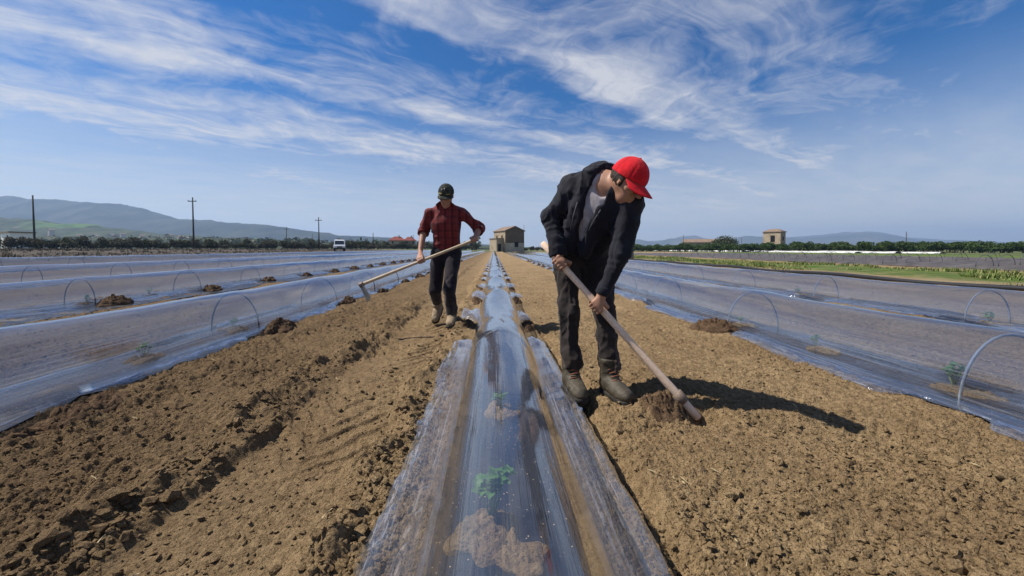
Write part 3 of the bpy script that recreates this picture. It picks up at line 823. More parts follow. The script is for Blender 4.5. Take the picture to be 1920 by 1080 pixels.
# ================================================================== man with the red cap (A)
def man_a():
    RA, LA = arr(.505, 2.40, .124), arr(.735, 2.335, .126)
    gz = lambda p: p + arr(0, 0, min(.012, G(p[0], p[1] - .08)) - .006)
    RA, LA = gz(RA), gz(LA)
    RK, LK = arr(.490, 2.45, .535), arr(.712, 2.38, .515)
    RH, LH = arr(.505, 2.56, .915), arr(.690, 2.56, .915)
    PV = (RH + LH) / 2 + arr(0, .01, .035)
    WA = arr(.605, 2.49, 1.035)
    CH = arr(.655, 2.37, 1.21)
    RS, LS = arr(.512, 2.40, 1.352), arr(.800, 2.235, 1.222)
    NB = arr(.672, 2.305, 1.345)
    RE, RW = arr(.372, 2.46, 1.160), arr(.410, 2.365, .900)
    LE, LW = arr(.745, 2.20, .925), arr(.648, 2.235, .672)
    HC = arr(.768, 2.175, 1.334)                         # head centre
    f, l, u = head_frame((.60, -.56, -.60), (.30, -.30, .9))
    # hoe axis
    B0, B1 = arr(.315, 2.40, .985), arr(1.150, 2.075, -.002)
    ha = nz(B1 - B0)
    on = lambda t: lerp(B0, B1, t)
    GR, GL = on(.125), on(.385)
    root = empty('person', (.61, 2.45, G(.61, 2.45)), 'man in a red cap and dark hooded jacket bending over a hoe', 'person', 'men hoeing between the rows')
    lat = nz(LS - RS); upv = nz(NB - PV); fr = nz(np.cross(lat, upv))      # fr points out of the chest
    if fr[1] > 0: fr = -fr
    # ---- body
    S = SDF((.25, 1.90, .02), (1.05, 2.75, 1.55), .0062)
    add_head(S, HC, f, l, u)
    S.cone(NB, HC - f * .02 - u * .03, .062, .056, .03)
    for a, b, r0, r1 in ((RS, RE, .052, .041), (RE, RW, .041, .028), (LS, LE, .052, .041), (LE, LW, .041, .028)):
        S.cone(a, b, r0, r1, .025)
    S.cone(PV, WA, .145, .135, .04, fr, .7); S.cone(WA, CH, .135, .155, .05, fr, .7); S.cone(CH, NB, .155, .08, .05, fr, .7)
    S.cone(NB, RS, .06, .055, .05); S.cone(NB, LS, .06, .055, .05)
    for hp, kn, an in ((RH, RK, RA), (LH, LK, LA)):
        S.cone(hp, kn, .068, .042, .04); S.cone(kn, an, .040, .032, .03); S.cone(an + arr(0, .03, -.05), an + arr(.02, -.13, -.06), .03, .028, .02)
    add_hand(S, RW, GR, ha, .0225, side=1, th0=38)
    add_hand(S, LW, GL, ha, .0225, side=1, th0=38)
    S.build('body', M_SKIN, root)
    # ---- hair at the sides and back under the cap
    T = SDF(HC - .16, HC + .16, .006)
    T.ell(HC - f * .012 + u * .03, (f, l, u), (.103, .081, .099), .01)
    T.cut(HC + f * .012, f); T.cut(HC - u * .035, -u); T.cut(HC + u * .07, u)
    T.folds(.004, 60, seed=2)
    T.build('hair', M_HAIR, root)
    # ---- cap
    T = SDF(HC - .2, HC + .2, .005)
    T.ell(HC - f * .008 + u * .040, (f, l, u), (.112, .090, .106), .01)
    T.cut(HC + u * .028, -u)
    def seams(X, Y, Z, F):
        q = np.stack([X - HC[0], Y - HC[1], Z - HC[2]], -1)
        ang = np.arctan2(q @ l, q @ f + .008); s6 = np.abs(((ang / (PI / 3)) % 1) - .5)
        return F + .0022 * np.exp(-((.5 - s6) / .045) ** 2) - .0022 * vn3(X * 22, Y * 22, Z * 22, 4)
    T.near(seams)
    cp = T.build('cap', M_RED, root)
    cap_brim('brim', HC - f * .008, f, l, u, (.112, .090), .078, M_RED, cp, droop=.30)
    bt = HC - f * .008 + u * .147
    MB().tube([bt - u * .006, bt, bt + u * .004], [.009, .009, .004], 12).build('button', M_RED, cp, True)
    # ---- t-shirt
    T = SDF((.38, 2.05, .85), (.98, 2.75, 1.46), .007)
    T.cone(PV, WA, .162, .150, .05, fr, .72); T.cone(WA, CH, .150, .168, .06, fr, .72); T.cone(CH, NB, .168, .095, .06, fr, .75); T.cone(NB, lerp(NB, HC, .45), .078, .070, .03); T.cone(NB, RS, .07, .06, .04); T.cone(NB, LS, .07, .06, .04)
    T.ell(NB + fr * .10 + upv * .035 + lat * .035, (fr, lat, upv), (.10, .060, .075), .012, 'sub')
    T.folds(.006, 13, (1, 1, .5), seed=8)
    T.cut(NB + upv * .065, upv)
    T.build('t_shirt', M_TEE, root)
    # ---- jacket: open at the front
    T = SDF((.26, 1.98, .60), (1.02, 2.78, 1.50), .0062)
    T.cone(PV + upv * .0, WA, .182, .172, .05, fr, .74); T.cone(WA, CH, .170, .188, .06, fr, .74); T.cone(CH, NB, .188, .11, .06, fr, .78)
    T.cone(NB - fr * .02, RS, .085, .083, .06); T.cone(NB - fr * .02, LS, .085, .083, .06)
    T.ell(CH + fr * -.06 + upv * .04, (fr, lat, upv), (.12, .17, .17), .05)          # rounded back
    ax = (NB + WA) / 2
    # opening
    ctr = lambda q: lerp(WA + upv * -.03, NB + upv * .08, q) + fr * .15
    for q0, q1, w0, w1 in ((0.0, .35, .012, .040), (.35, .7, .040, .060), (.7, 1.1, .060, .085)):
        T.cone(ctr(q0) + lat * .012, ctr(q1) + lat * .012, w0, w1, .012, fr, 3.2, 'sub')
    # slack hanging front panels
    e = lambda q, s_: lerp(WA - upv * .05, NB, q) + fr * .125 + lat * s_
    T.cone(e(.75, -.075), e(.05, -.045) - arr(0, 0, .03), .026, .038, .03)
    T.cone(e(.75, .085), e(.10, .06) - arr(0, 0, .03), .024, .034, .03)
    T.cone(e(.35, -.10), e(-.02, -.09) - arr(0, 0, .04), .03, .04, .04)
    # hood rolled round the neck
    hb = NB - fr * .070 + upv * .050
    T.cone(hb + lat * -.07, hb + lat * .07, .047, .047, .025)
    T.cone(hb + lat * -.07, NB - lat * .092 + fr * .035 + upv * .045, .052, .034, .025); T.cone(hb + lat * .07, NB + lat * .105 + fr * .03 + upv * .01, .046, .034, .025)
    T.cone(NB - lat * .092 + fr * .035 + upv * .045, e(.70, -.075), .036, .022, .025); T.cone(NB + lat * .105 + fr * .03 + upv * .01, e(.70, .085), .030, .022, .025)
    # sleeves
    T.cone(RS, RE, .073, .057, .03, wr=(.003, .045, .55, 1.0, 3)); T.cone(RE, lerp(RE, RW, .98), .056, .042, .03, wr=(.003, .036, .0, .5, 4))
    T.cone(LS, LE, .073, .057, .03, wr=(.003, .05, .6, 1.0, 5)); T.cone(LE, lerp(LE, LW, .97), .056, .041, .03, wr=(.003, .036, .0, .5, 6))
    T.folds(.013, 8.5, (1, 1, .6), seed=12); T.folds(.0055, 21, (1, 1, .6), seed=15)
    fa, fb = nz(RW - RE), nz(LW - LE)
    T.cut(lerp(RE, RW, .99), fa, (RW - .09, RW + .09)); T.cut(lerp(LE, LW, .97), fb, (LW - .09, LW + .09))
    hem = WA - upv * .13
    T.cut(hem, -nz(upv + fr * .25), (arr(.44, 2.2, .80), arr(.86, 2.8, .98)))
    jk = T.build('jacket', M_JACKET, root)
    # ribbed cuffs and hem, zip edge, drawstring
    for a, b, r in ((RE, RW, .040), (LE, LW, .039)):
        d = nz(b - a); MB().tube([b - d * .055, b - d * .048, b - d * .010, b - d * .002], [r + .001, r + .005, r + .003, r - .004], 18).build('cuff', M_JACKET, jk, True)
    M_STR = plain('drawstring', (.065, .068, .08), .7, .2)
    for sgn, q1 in ((-1, .36), (1, .45)):
        s0 = e(.78, -.07 if sgn < 0 else .08) + fr * .036
        MB().tube([s0, lerp(s0, e(q1, sgn * .055) + fr * .04, .5) + fr * .012, e(q1, sgn * .055) + fr * .045 - arr(0, 0, .01)], .0035, 6).build('drawstring', M_STR, jk, True)
    # ---- trousers
    T = SDF((.34, 2.22, .08), (.90, 2.80, 1.06), .0064)
    T.cone(PV - arr(.03, 0, .03), PV + arr(.03, 0, -.03), .145, .145, .05, arr(0, 1, 0), .85)
    T.cone(RH + arr(-.005, .02, .04), LH + arr(.005, .02, .04), .115, .115, .05)
    T.cone(RH, RK, .102, .062, .05, wr=(.002, .07, .6, 1.0, 13)); T.cone(LH, LK, .100, .062, .05, wr=(.002, .07, .6, 1.0, 14))
    T.cone(RK, RA + arr(0, .01, .085), .061, .055, .03, wr=(.002, .06, .0, .4, 15)); T.cone(LK, LA + arr(0, .01, .075), .061, .054, .03, wr=(.002, .06, .0, .4, 16))
    T.cone(RA + arr(0, .01, .15), RA + arr(.008, .005, .07), .060, .062, .02, wr=(.005, .034, -.2, 1.3, 17)); T.cone(LA + arr(0, .01, .14), LA + arr(.004, .005, .06), .058, .060, .02, wr=(.005, .034, -.2, 1.3, 18))
    T.folds(.012, 9.5, (1, 1, .7), seed=31); T.folds(.005, 22, (1, 1, .8), seed=33)
    for an in (RA, LA): T.cut(an + arr(0, 0, .055), arr(0, .1, -1), (an - .12, an + .12))
    tr = T.build('trousers', M_TROUS, root)
    boot(root, RA, (.12, -1), M_BOOT, s=1.0); boot(root, LA, (.26, -1), M_BOOT, s=1.0)
    # ---- hoe
    hoe = empty('hoe', tuple(B1), 'pale wooden hoe in the hands of the red capped man, dug into the soil', 'hoe')
    n = 14; P_ = [on(i / (n - 1)) for i in range(n)]
    R_ = [.0205 + .0015 * math.sin(i * 1.3) + (.004 * (i / (n - 1)) ** 4) for i in range(n)]
    P_ = [P_[0] - ha * .006] + P_ + [P_[-1] + ha * .004]; R_ = [.014] + R_ + [.019]
    MB().tube(P_, R_, 16).build('handle', M_WOOD, hoe, True)
    c0 = on(.895); s1 = nz(np.cross(ha, arr(0, 0, 1))); dn = nz(np.cross(s1, ha)); dn = dn if dn[2] < 0 else -dn
    m = MB(); m.tube([c0 - ha * .030, c0 - ha * .028, c0 + ha * .030, c0 + ha * .034], [.027, .034, .035, .028], 18)
    sk = m.build('socket', M_IRON, hoe, True)
    bl = nz(dn * 1 - ha * .28); V = []; F = []
    for q, wd, th_ in ((.02, .026, .012), (.06, .05, .008), (.13, .075, .005), (.23, .085, .003)):
        p = c0 + bl * q
        for a_, b_ in ((-1, -1), (1, -1), (1, 1), (-1, 1)): V.append(p + s1 * wd * a_ + ha * th_ * b_)
    for i in range(3):
        for k in range(4): F.append((i * 4 + k, i * 4 + (k + 1) % 4, i * 4 + 4 + (k + 1) % 4, i * 4 + 4 + k))
    F += [(3, 2, 1, 0), (12, 13, 14, 15)]
    mk('blade', V, F, M_STEEL, hoe, False)
man_a()

# ================================================================== man with the dark cap (B)
def plaid():
    t = NT('red_plaid_cloth'); p = t.obj(); s = t.n('ShaderNodeSeparateXYZ'); t.l(p, s.inputs[0])
    wv = t.noise(p, 6, 3)
    xx = t.math('ADD', s.outputs[0], t.math('MULTIPLY', wv, .03)); zz_ = t.math('ADD', s.outputs[2], t.math('MULTIPLY', wv, .03))
    def line(c, per, w0):
        q = t.math('FRACT', t.math('DIVIDE', c, per)); q = t.math('ABSOLUTE', t.math('SUBTRACT', q, .5))
        return t.mapr(q, w0, w0 * .55)
    a, b = line(xx, .085, .16), line(zz_, .085, .16); a2, b2 = line(t.math('ADD', xx, .03), .085, .06), line(t.math('ADD', zz_, .03), .085, .06)
    c = t.mix(t.math('MULTIPLY', a, .75), (.135, .016, .017), (.030, .006, .009)); c = t.mix(t.math('MULTIPLY', b, .45), c, (.034, .007, .010))
    c = t.mix(t.math('MULTIPLY', a2, .4), c, (.19, .055, .050))
    bm_ = t.bump(t.noise(p, 30, 4), .006, .5)
    return t.done(t.bsdf(c, .85, .2, bm_, **{'Sheen Weight': .1}))
M_PLAID = plaid()
def camo():
    t = NT('dark_camo_cloth'); p = t.obj()
    n = t.noise(p, 26, 2, .5, .8)
    c = t.ramp(n, [(.40, (.022, .024, .022)), (.47, (.055, .058, .046)), (.54, (.030, .033, .034)), (.60, (.085, .085, .070))], 'CONSTANT')
    return t.done(t.bsdf(c, 1.0, .05, t.bump(t.noise(p, 60, 3), .004)))
M_CAMO = camo()

def man_b():
    RA, LA = arr(-.735, 4.86, .20), arr(-.515, 4.53, .115)
    LA[2] += G(LA[0], LA[1] - .1)
    RK, LK = arr(-.735, 4.66, .44), arr(-.535, 4.47, .465)
    RH, LH = arr(-.690, 4.70, .885), arr(-.505, 4.68, .885)
    PV = (RH + LH) / 2 + arr(0, .02, .04); WA = arr(-.600, 4.70, 1.06); CH = arr(-.595, 4.66, 1.27)
    RS, LS = arr(-.785, 4.65, 1.40), arr(-.400, 4.66, 1.395); NB = arr(-.592, 4.65, 1.46)
    RE, RW = arr(-.885, 4.72, 1.175), arr(-.895, 4.545, .925)
    LE, LW = arr(-.185, 4.76, 1.215), arr(-.225, 4.57, 1.09)
    HC = arr(-.580, 4.575, 1.590)
    f, l, u = head_frame((-.08, -.92, -.36), (0, -.3, .9))
    B0, B1 = arr(-.165, 4.50, 1.085), arr(-1.525, 4.22, .535); ha = nz(B1 - B0); on = lambda t: lerp(B0, B1, t)
    GL, GR = on(.055), on(.505)
    root = empty('person', (-.62, 4.65, G(-.62, 4.65)), 'man in a dark cap and red checked shirt walking with a hoe', 'person', 'men hoeing between the rows')
    lat = nz(LS - RS); fr = arr(0, -1, 0)
    S = SDF((-1.02, 4.30, .02), (-.08, 4.98, 1.78), .0078)
    add_head(S, HC, f, l, u, s=1.10)
    S.cone(NB, HC - f * .02 - u * .03, .066, .060, .03)
    for a, b, r0, r1 in ((RS - arr(0, 0, .02), RE, .045, .044), (RE, RW, .046, .031), (LS - arr(0, 0, .02), LE, .045, .044), (LE, LW, .046, .031)): S.cone(a, b, r0, r1, .025)
    S.cone(PV, WA, .145, .14, .04, fr, .7); S.cone(WA, CH, .14, .155, .05, fr, .7); S.cone(CH, NB, .155, .08, .05, fr, .7)
    S.cone(NB - arr(0, 0, .03), RS - arr(0, 0, .03), .05, .042, .03); S.cone(NB - arr(0, 0, .03), LS - arr(0, 0, .03), .05, .042, .03)
    for hp, kn, an in ((RH, RK, RA), (LH, LK, LA)):
        S.cone(hp, kn, .068, .042, .04); S.cone(kn, an, .040, .032, .03)
    add_hand(S, RW, GR, -ha, .0165, side=1, th0=38); add_hand(S, LW, GL, -ha, .0165, side=1, th0=38)
    S.build('body', M_SKIN2, root)
    T = SDF(HC - .16, HC + .16, .0075)
    T.ell(HC - f * .012 + u * .03, (f, l, u), (.111, .088, .107), .01); T.cut(HC + f * .0, f); T.cut(HC - u * .03, -u); T.cut(HC + u * .07, u)
    T.build('hair', M_HAIR, root)
    T = SDF(HC - .2, HC + .2, .007)
    T.ell(HC - f * .008 + u * .050, (f, l, u), (.118, .096, .104), .01); T.cut(HC + u * .028, -u)
    cp = T.build('cap', M_CAMO, root)
    cap_brim('brim', HC - f * .008, f, l, u, (.118, .096), .055, M_CAMO, cp, droop=.40, z0=.030)
    M_YEL = plain('yellow_print', (.26, .23, .08), .8); M_WHT = plain('pale_print', (.26, .27, .26), .8)
    def onb(th, q, z):   # a point a little proud of the crown
        r = math.cos(z); return HC - f * .008 + u * (.050 + .1055 * math.sin(z)) + f * .1195 * r * math.cos(th) + l * .0975 * r * math.sin(th)
    def patch(nm, th0, th1, z0, z1, mat):
        n = 5; V = []; F = []
        for o_ in (0, .003):
            for i in range(n):
                for j in range(3):
                    p = onb(lerp(th0, th1, i / (n - 1)), 0, lerp(z0, z1, j / 2)); V.append(p + nz(p - HC) * o_)
        N_ = n * 3
        for i in range(n - 1):
            for j in range(2):
                a = i * 3 + j; F.append((a + N_, a + 1 + N_, a + 4 + N_, a + 3 + N_)); F.append((a + 3, a + 4, a + 1, a))
        ring = [i * 3 for i in range(n)] + [(n - 1) * 3 + 1, (n - 1) * 3 + 2] + [i * 3 + 2 for i in range(n - 2, -1, -1)] + [1]
        for i in range(len(ring)): a, b = ring[i], ring[(i + 1) % len(ring)]; F.append((b, a, a + N_, b + N_))
        return mk(nm, V, F, mat, cp, True)
    patch('cap_emblem', -.04, .10, .52, .70, M_WHT); patch('cap_emblem', -.40, -.31, .42, .60, M_WHT)
    patch('cap_stripe', -.85, -.28, -.06, .10, M_YEL); patch('cap_stripe', .22, .75, -.06, .02, M_YEL)
    # shirt
    T = SDF((-1.06, 4.40, .84), (-.06, 4.92, 1.56), .0078)
    T.cone(PV - arr(0, 0, .01), WA, .168, .160, .05, fr, .74); T.cone(WA, CH, .160, .178, .06, fr, .74); T.cone(CH, NB - arr(0, 0, .03), .178, .10, .06, fr, .75)
    T.cone(NB - arr(0, 0, .02), RS - arr(0, 0, .01), .085, .062, .06); T.cone(NB - arr(0, 0, .02), LS - arr(0, 0, .01), .085, .062, .06)
    T.cone(RS - arr(0, 0, .012), lerp(RS, RE, 1.0), .068, .064, .03, wr=(.003, .05, .5, 1.1, 41)); T.cone(RE, lerp(RE, RW, .05), .069, .066, .02)
    T.cone(LS - arr(0, 0, .012), LE, .068, .064, .03, wr=(.003, .05, .5, 1.1, 42)); T.cone(LE, lerp(LE, LW, .30), .067, .062, .02)
    T.folds(.010, 8.5, (1, 1, .8), seed=44)
    T.cut(arr(0, 0, .885), arr(0, 0, -1))
    fa, fb = nz(RW - RE), nz(LW - LE)
    T.cut(lerp(RE, RW, .10), fa, (lerp(RE, RW, .6) - .13, lerp(RE, RW, .6) + .12)); T.cut(lerp(LE, LW, .30), fb, (LW - .11, LW + .11))
    T.ell(NB + fr * .075 + arr(0, 0, .045), (fr, lat, arr(0, 0, 1)), (.05, .045, .055), .01, 'sub')
    sh = T.build('shirt', M_PLAID, root)
    d = fa; c_ = lerp(RE, RW, .07); MB().tube([c_ - d * .030, c_ - d * .026, c_ + d * .026, c_ + d * .030], [.068, .075, .073, .064], 18).build('rolled_sleeve', M_PLAID, sh, True)
    d = fb; c_ = lerp(LE, LW, .24); MB().tube([c_ - d * .028, c_ - d * .024, c_ + d * .022, c_ + d * .026], [.064, .071, .070, .060], 18).build('rolled_sleeve', M_PLAID, sh, True)
    for sg in (-1, 1):
        V = []; F = []
        pts = [(.0, .055, .02), (.055, .075, .0), (.105, .035, .0), (.085, -.035, .03), (.015, -.005, .05)]
        base = [NB + arr(sg * q0 + sg * .008, -.085 - .02 * (q2 == 0) + (q2 * .9), q1 - .01) for q0, q1, q2 in pts]
        V = [b_ for b_ in base] + [b_ + arr(0, -.008, .002) for b_ in base]; n = 5
        F = [tuple(range(n)), tuple(range(2 * n - 1, n - 1, -1))] + [(i, (i + 1) % n, n + (i + 1) % n, n + i) for i in range(n)]
        mk('collar', V, F, M_PLAID, sh, False)
    # trousers
    T = SDF((-.92, 4.28, .06), (-.34, 5.02, 1.0), .0078)
    T.cone(PV - arr(.03, 0, .02), PV + arr(.03, 0, -.02), .145, .145, .05, arr(0, 1, 0), .8)
    T.cone(RH, RK, .100, .073, .05, wr=(.002, .06, .6, 1.1, 51)); T.cone(LH, LK, .100, .073, .05, wr=(.002, .06, .6, 1.1, 52))
    T.cone(RK, RA + arr(0, .0, .05), .072, .066, .03, wr=(.003, .055, 0, .5, 53)); T.cone(LK, LA + arr(0, .01, .06), .072, .066, .03, wr=(.003, .055, 0, .5, 54))
    T.cone(LA + arr(0, .01, .10), LA + arr(0, .005, .035), .070, .070, .02)
    T.folds(.008, 10, (1, 1, .5), seed=57)
    T.cut(arr(0, 0, 1.0), arr(0, 0, 1)); T.cut(LA + arr(0, 0, .03), arr(0, 0, -1), (LA - .13, LA + .1)); T.cut(RA + arr(0, .02, .02), nz(arr(0, .6, -.8)), (RA - .13, RA + .12))
    tr = T.build('trousers', M_TROUS2, root)
    MB().tube([(-.752, 4.71, .945), (-.69, 4.615, .935), (-.60, 4.585, .932), (-.51, 4.605, .935), (-.448, 4.70, .945)], .014, 8).build('belt', plain('belt', (.02, .014, .011), .5), tr, True)
    boot(root, LA, (.0, -1), M_BOOT2, 'shoe', shaft=.05, laces=False, h=.013)
    boot(root, RA - arr(0, .0, .0), (-.28, -1), M_BOOT2, 'shoe', pitch=.72, shaft=.05, laces=False, h=.013)
    hoe = empty('hoe', tuple(lerp(B0, B1, .5)), 'weathered hoe with a flat steel blade carried by the man in the red shirt', 'hoe')
    n = 12; MB().tube([on(i / (n - 1)) for i in range(n)], [.0175 + .001 * math.sin(i * 1.7) + .004 * (i / (n - 1)) ** 5 for i in range(n)], 12).build('handle', M_WOOD2, hoe, True)
    c0 = on(.985); MB().tube([c0 - ha * .03, c0 - ha * .028, c0 + ha * .022, c0 + ha * .025], [.023, .028, .029, .022], 14).build('socket', M_IRON, hoe, True)
    bl = nz(arr(.52, -.30, -.80)); s1 = nz(np.cross(ha, bl)); s1 = s1 if s1[0] > 0 else -s1; s1 = nz(s1 + arr(.95, 0, .1)); s1 = nz(s1 - bl * (s1 @ bl)); nn = nz(np.cross(bl, s1)); V = []; F = []
    for q, wd, th_ in ((.0, .020, .010), (.05, .034, .006), (.12, .045, .004), (.205, .052, .002)):
        p = c0 + bl * q
        for a_, b_ in ((-1, -1), (1, -1), (1, 1), (-1, 1)): V.append(p + s1 * wd * a_ + nn * th_ * b_)
    for i in range(3):
        for k in range(4): F.append((i * 4 + k, i * 4 + (k + 1) % 4, i * 4 + 4 + (k + 1) % 4, i * 4 + 4 + k))
    F += [(3, 2, 1, 0), (12, 13, 14, 15)]
    mk('blade', V, F, M_STEEL, hoe, False)
man_b()
# ------------------------------------------------------------------ soil heaps, seedlings, pipe, well ring
def heap(x, y, sx, sy, h, seed, label, group='soil heaps on the film edges', rz=0.0, src=None):
    n = 34; r = np.linspace(0, 1, n); a = np.linspace(0, 2 * PI, 49)[:-1]
    R, A = np.meshgrid(r, a, indexing='ij')
    wob = 1 + .28 * vn2(np.cos(A) * 2.1 + seed, np.sin(A) * 2.1, seed)
    ux, uy = R * np.cos(A) * wob, R * np.sin(A) * wob
    c, s = math.cos(rz), math.sin(rz)
    X = x + (ux * sx * c - uy * sy * s); Y = y + (ux * sx * s + uy * sy * c)
    prof = np.clip(1 - R ** 1.6, 0, 1) ** .85
    lump = np.abs(vn2(X * 13 + seed, Y * 13, seed + 1)) * .9 + np.abs(vn2(X * 31, Y * 31, seed + 2)) * .55 + np.abs(vn2(X * 62, Y * 62, seed + 3)) * .25 - .45
    Z = H(X, Y) + h * prof * (1 + .55 * lump) + .02 * lump * sst((1 - R) / .2) + .022 * sst((1 - R) / .12) - .03
    V = np.stack([X, Y, Z], -1).reshape(-1, 3); m = 48
    i = np.arange((n - 1) * m); j = np.where(i % m == m - 1, i - m + 1, i + 1)
    F = np.stack([i, i + m, j + m, j], 1)
    o = mk('soil_heap', V, F, M_HEAP, smooth=True, loc=(x, y, float(rise(np.array(x)))))
    return tag(o, label, 'soil heap', group)
t = NT('dug_soil'); p = t.pos()
n2 = t.noise(p, 30, 5, .65); c = t.ramp(n2, [(.28, (.036, .022, .014)), (.5, (.078, .049, .029)), (.74, (.130, .085, .050))])
b = t.bump(t.noise(p, 70, 5, .7), .012, .8)
M_HEAP = t.done(t.bsdf(c, .95, .12, b))

# left row: dug heaps hold the near edge of the film at every hoop
e1 = -2.95 + .30 + .12
for i, (y, s, lab) in enumerate([(4.28, 1.05, 'largest clumpy soil heap holding down the film of the first left tunnel'),
                              (6.25, .85, 'soil heap on the first left tunnel edge, just below the raised hoe blade'),
                              (8.3, .8, 'soil heap on the first left tunnel edge, below the carried hoe handle'),
                              (10.4, .75, 'small soil heap on the first left tunnel edge, close left of the walking man')]):
    heap(e1 + .06, y, .155 * s, .24 * s, .105 * s, 10 + i, lab)
for i in range(9):
    heap(e1 + .06 + .03 * math.sin(i * 2), 12.5 + 2.05 * i, .16, .24, .10, 20 + i, 'tiny distant soil heap along the first left tunnel past the walking man')
e2 = -6.95 + .30 + .14
for i, (y, s, lab) in enumerate([(6.35, 1.15, 'wide brown soil heap at the second left tunnel, nearest the left frame edge'),
                              (8.55, 1.0, 'rounded brown soil heap at the second left tunnel, just behind the first tunnel crest'),
                              (10.7, .9, 'soil heap at the second left tunnel, third one along from the left'),
                              (12.9, .85, 'soil heap at the second left tunnel, fourth one along from the left')]):
    heap(e2 + .05, y, .20 * s, .26 * s, .115 * s, 40 + i, lab)
for i in range(8):
    heap(e2 + .05, 15.1 + 2.2 * i, .2, .28, .12, 50 + i, 'tiny distant soil heap along the second left tunnel')
heap(-2.40, 2.12, .14, .30, .035, 70, 'dark crumbly soil heap at the left frame edge where the film is tucked in')
er = 3.0 - .29 - .14
heap(er - .02, 4.25, .26, .20, .11, 71, 'dry soil heap in front of the pale hoop of the first right tunnel')
for i in range(10):
    heap(er + .0, 8.6 + 2.15 * i, .14, .22, .085, 80 + i, 'tiny distant soil heap along the first right tunnel')
for i in range(9):
    y = 4.48 + 2.15 * i; s = 1 if i < 2 else .8
    for sg, nm in ((-1, 'left'), (1, 'right')):
        lab = ('low crumbly soil heap between two film flaps, %s of the middle tunnel, near' if i < 2 else 'tiny distant soil heap between film flaps, %s of the middle tunnel') % nm
        if i == 1: lab = 'second low soil heap between film flaps, %s of the middle tunnel' % nm
        heap(.05 + sg * .36, y, .085 * s, .34 * s, .05 * s, 100 + 2 * i + (sg > 0), lab)

heap(.94, 2.05, .15, .12, .016, 150, 'fresh dark soil turned up around the hoe by the red capped man', None)
# seedlings with lobed leaves, each in its planting mound
def leaf_pts(L, W, lob, curl, n=9, m=7):
    V = []; F = []
    for i in range(n):
        q = i / (n - 1); wd = W * math.sin(PI * min(1, q * .93 + .07)) ** .7 * (1 + .28 * math.sin(q * lob * 2 * PI)) + .0008
        for j in range(m):
            s_ = j / (m - 1) * 2 - 1
            V.append((q * L, s_ * wd + 0, -curl * q * q * L + abs(s_) ** 1.5 * wd * .38 + .06 * L * math.sin(q * 9 + s_ * 2) * .3))
    for i in range(n - 1):
        for j in range(m - 1):
            a = i * m + j; F.append((a, a + m, a + m + 1, a + 1))
    return np.array(V), F
def leafmat(name, a, b, trans=.35):
    t = NT(name); p = t.obj(); n = t.noise(p, 35, 4)
    c = t.mix(t.mapr(n, .3, .7), a, b)
    d = t.bsdf(c, .5, .35, t.bump(t.noise(p, 120, 3), .002))
    tl = t.n('ShaderNodeBsdfTranslucent'); t.l(t.mix(.5, c, (.14, .26, .03)), tl.inputs[0])
    m = t.n('ShaderNodeMixShader'); m.inputs[0].default_value = trans; t.l(d, m.inputs[1]); t.l(tl.outputs[0], m.inputs[2])
    return t.done(m.outputs[0])
M_LEAF = leafmat('seedling_leaf', (.060, .150, .028), (.105, .235, .045))
M_STEM = plain('seedling_stem', (.16, .25, .08), .6, .3)
def seedling(x, y, s, seed, label, mound=True):
    rg = random.Random(seed); z0 = G(x, y) + .03
    root = empty('seedling', (x, y, z0), label, 'seedling', 'seedlings under the plastic tunnels')
    nst = 5; LV = []; LF = []; m = MB()
    for i in range(nst):
        a = i * 2.4 + rg.uniform(-.4, .4); el = rg.uniform(1.28, 1.52) if i < 3 else rg.uniform(1.05, 1.25)
        L = s * rg.uniform(.62, .95)
        d = Vector((math.cos(a) * math.cos(el), math.sin(a) * math.cos(el), math.sin(el)))
        b0 = Vector((x, y, z0 - .01)); mid = b0 + d * L * .55 + Vector((0, 0, .05 * L)); tip = b0 + d * L
        m.tube([b0, mid, tip], [.0042 * s / .15, .0034 * s / .15, .002 * s / .15], 6)
        for k in range(6):
            la = a + (k - 1.5) * 1.25 + rg.uniform(-.3, .3); Ll = s * rg.uniform(.20, .31)
            V, F = leaf_pts(Ll, Ll * .36, 3, rg.uniform(.25, .7))
            tilt = rg.uniform(.3, 1.2)
            M = Matrix.Translation(mid.lerp(tip, .45 + .14 * k)) @ Matrix.Rotation(la, 4, 'Z') @ Matrix.Rotation(-tilt, 4, 'Y') @ Matrix.Rotation(rg.uniform(-.5, .5), 4, 'X')
            W = [M @ Vector(v) for v in V]; b = len(LV); LV += [tuple(v) for v in W]; LF += [tuple(q + b for q in f) for f in F]
    m.build('stems', M_STEM, root, True)
    mk('leaves', LV, LF, M_LEAF, root, True)
    return root
def mound(x, y, sx, sy, h, seed, lab):
    o = heap(x, y, sx, sy, h, seed, lab, 'planting mounds under the tunnels'); o.name = 'planting_mound'; o.data.materials[0] = M_SOIL
    o.location.z = o.location.z + .025
    o['category'] = 'soil mound'
mound(-.035, 1.18, .115, .12, .020, 201, 'crumbly planting mound round the nearest seedling inside the middle tunnel')
mound(.085, 1.07, .085, .07, .018, 202, 'small spill of soil on the black sheet just below the nearest seedling')
seedling(-.005, 1.22, .175, 1, 'largest bright green seedling, inside the middle tunnel at the bottom of the picture')
mound(.04, 2.05, .10, .11, .02, 203, 'planting mound seen through the middle tunnel beside the red capped man')
seedling(.04, 2.08, .10, 2, 'faint seedling seen through the middle tunnel level with the front man')
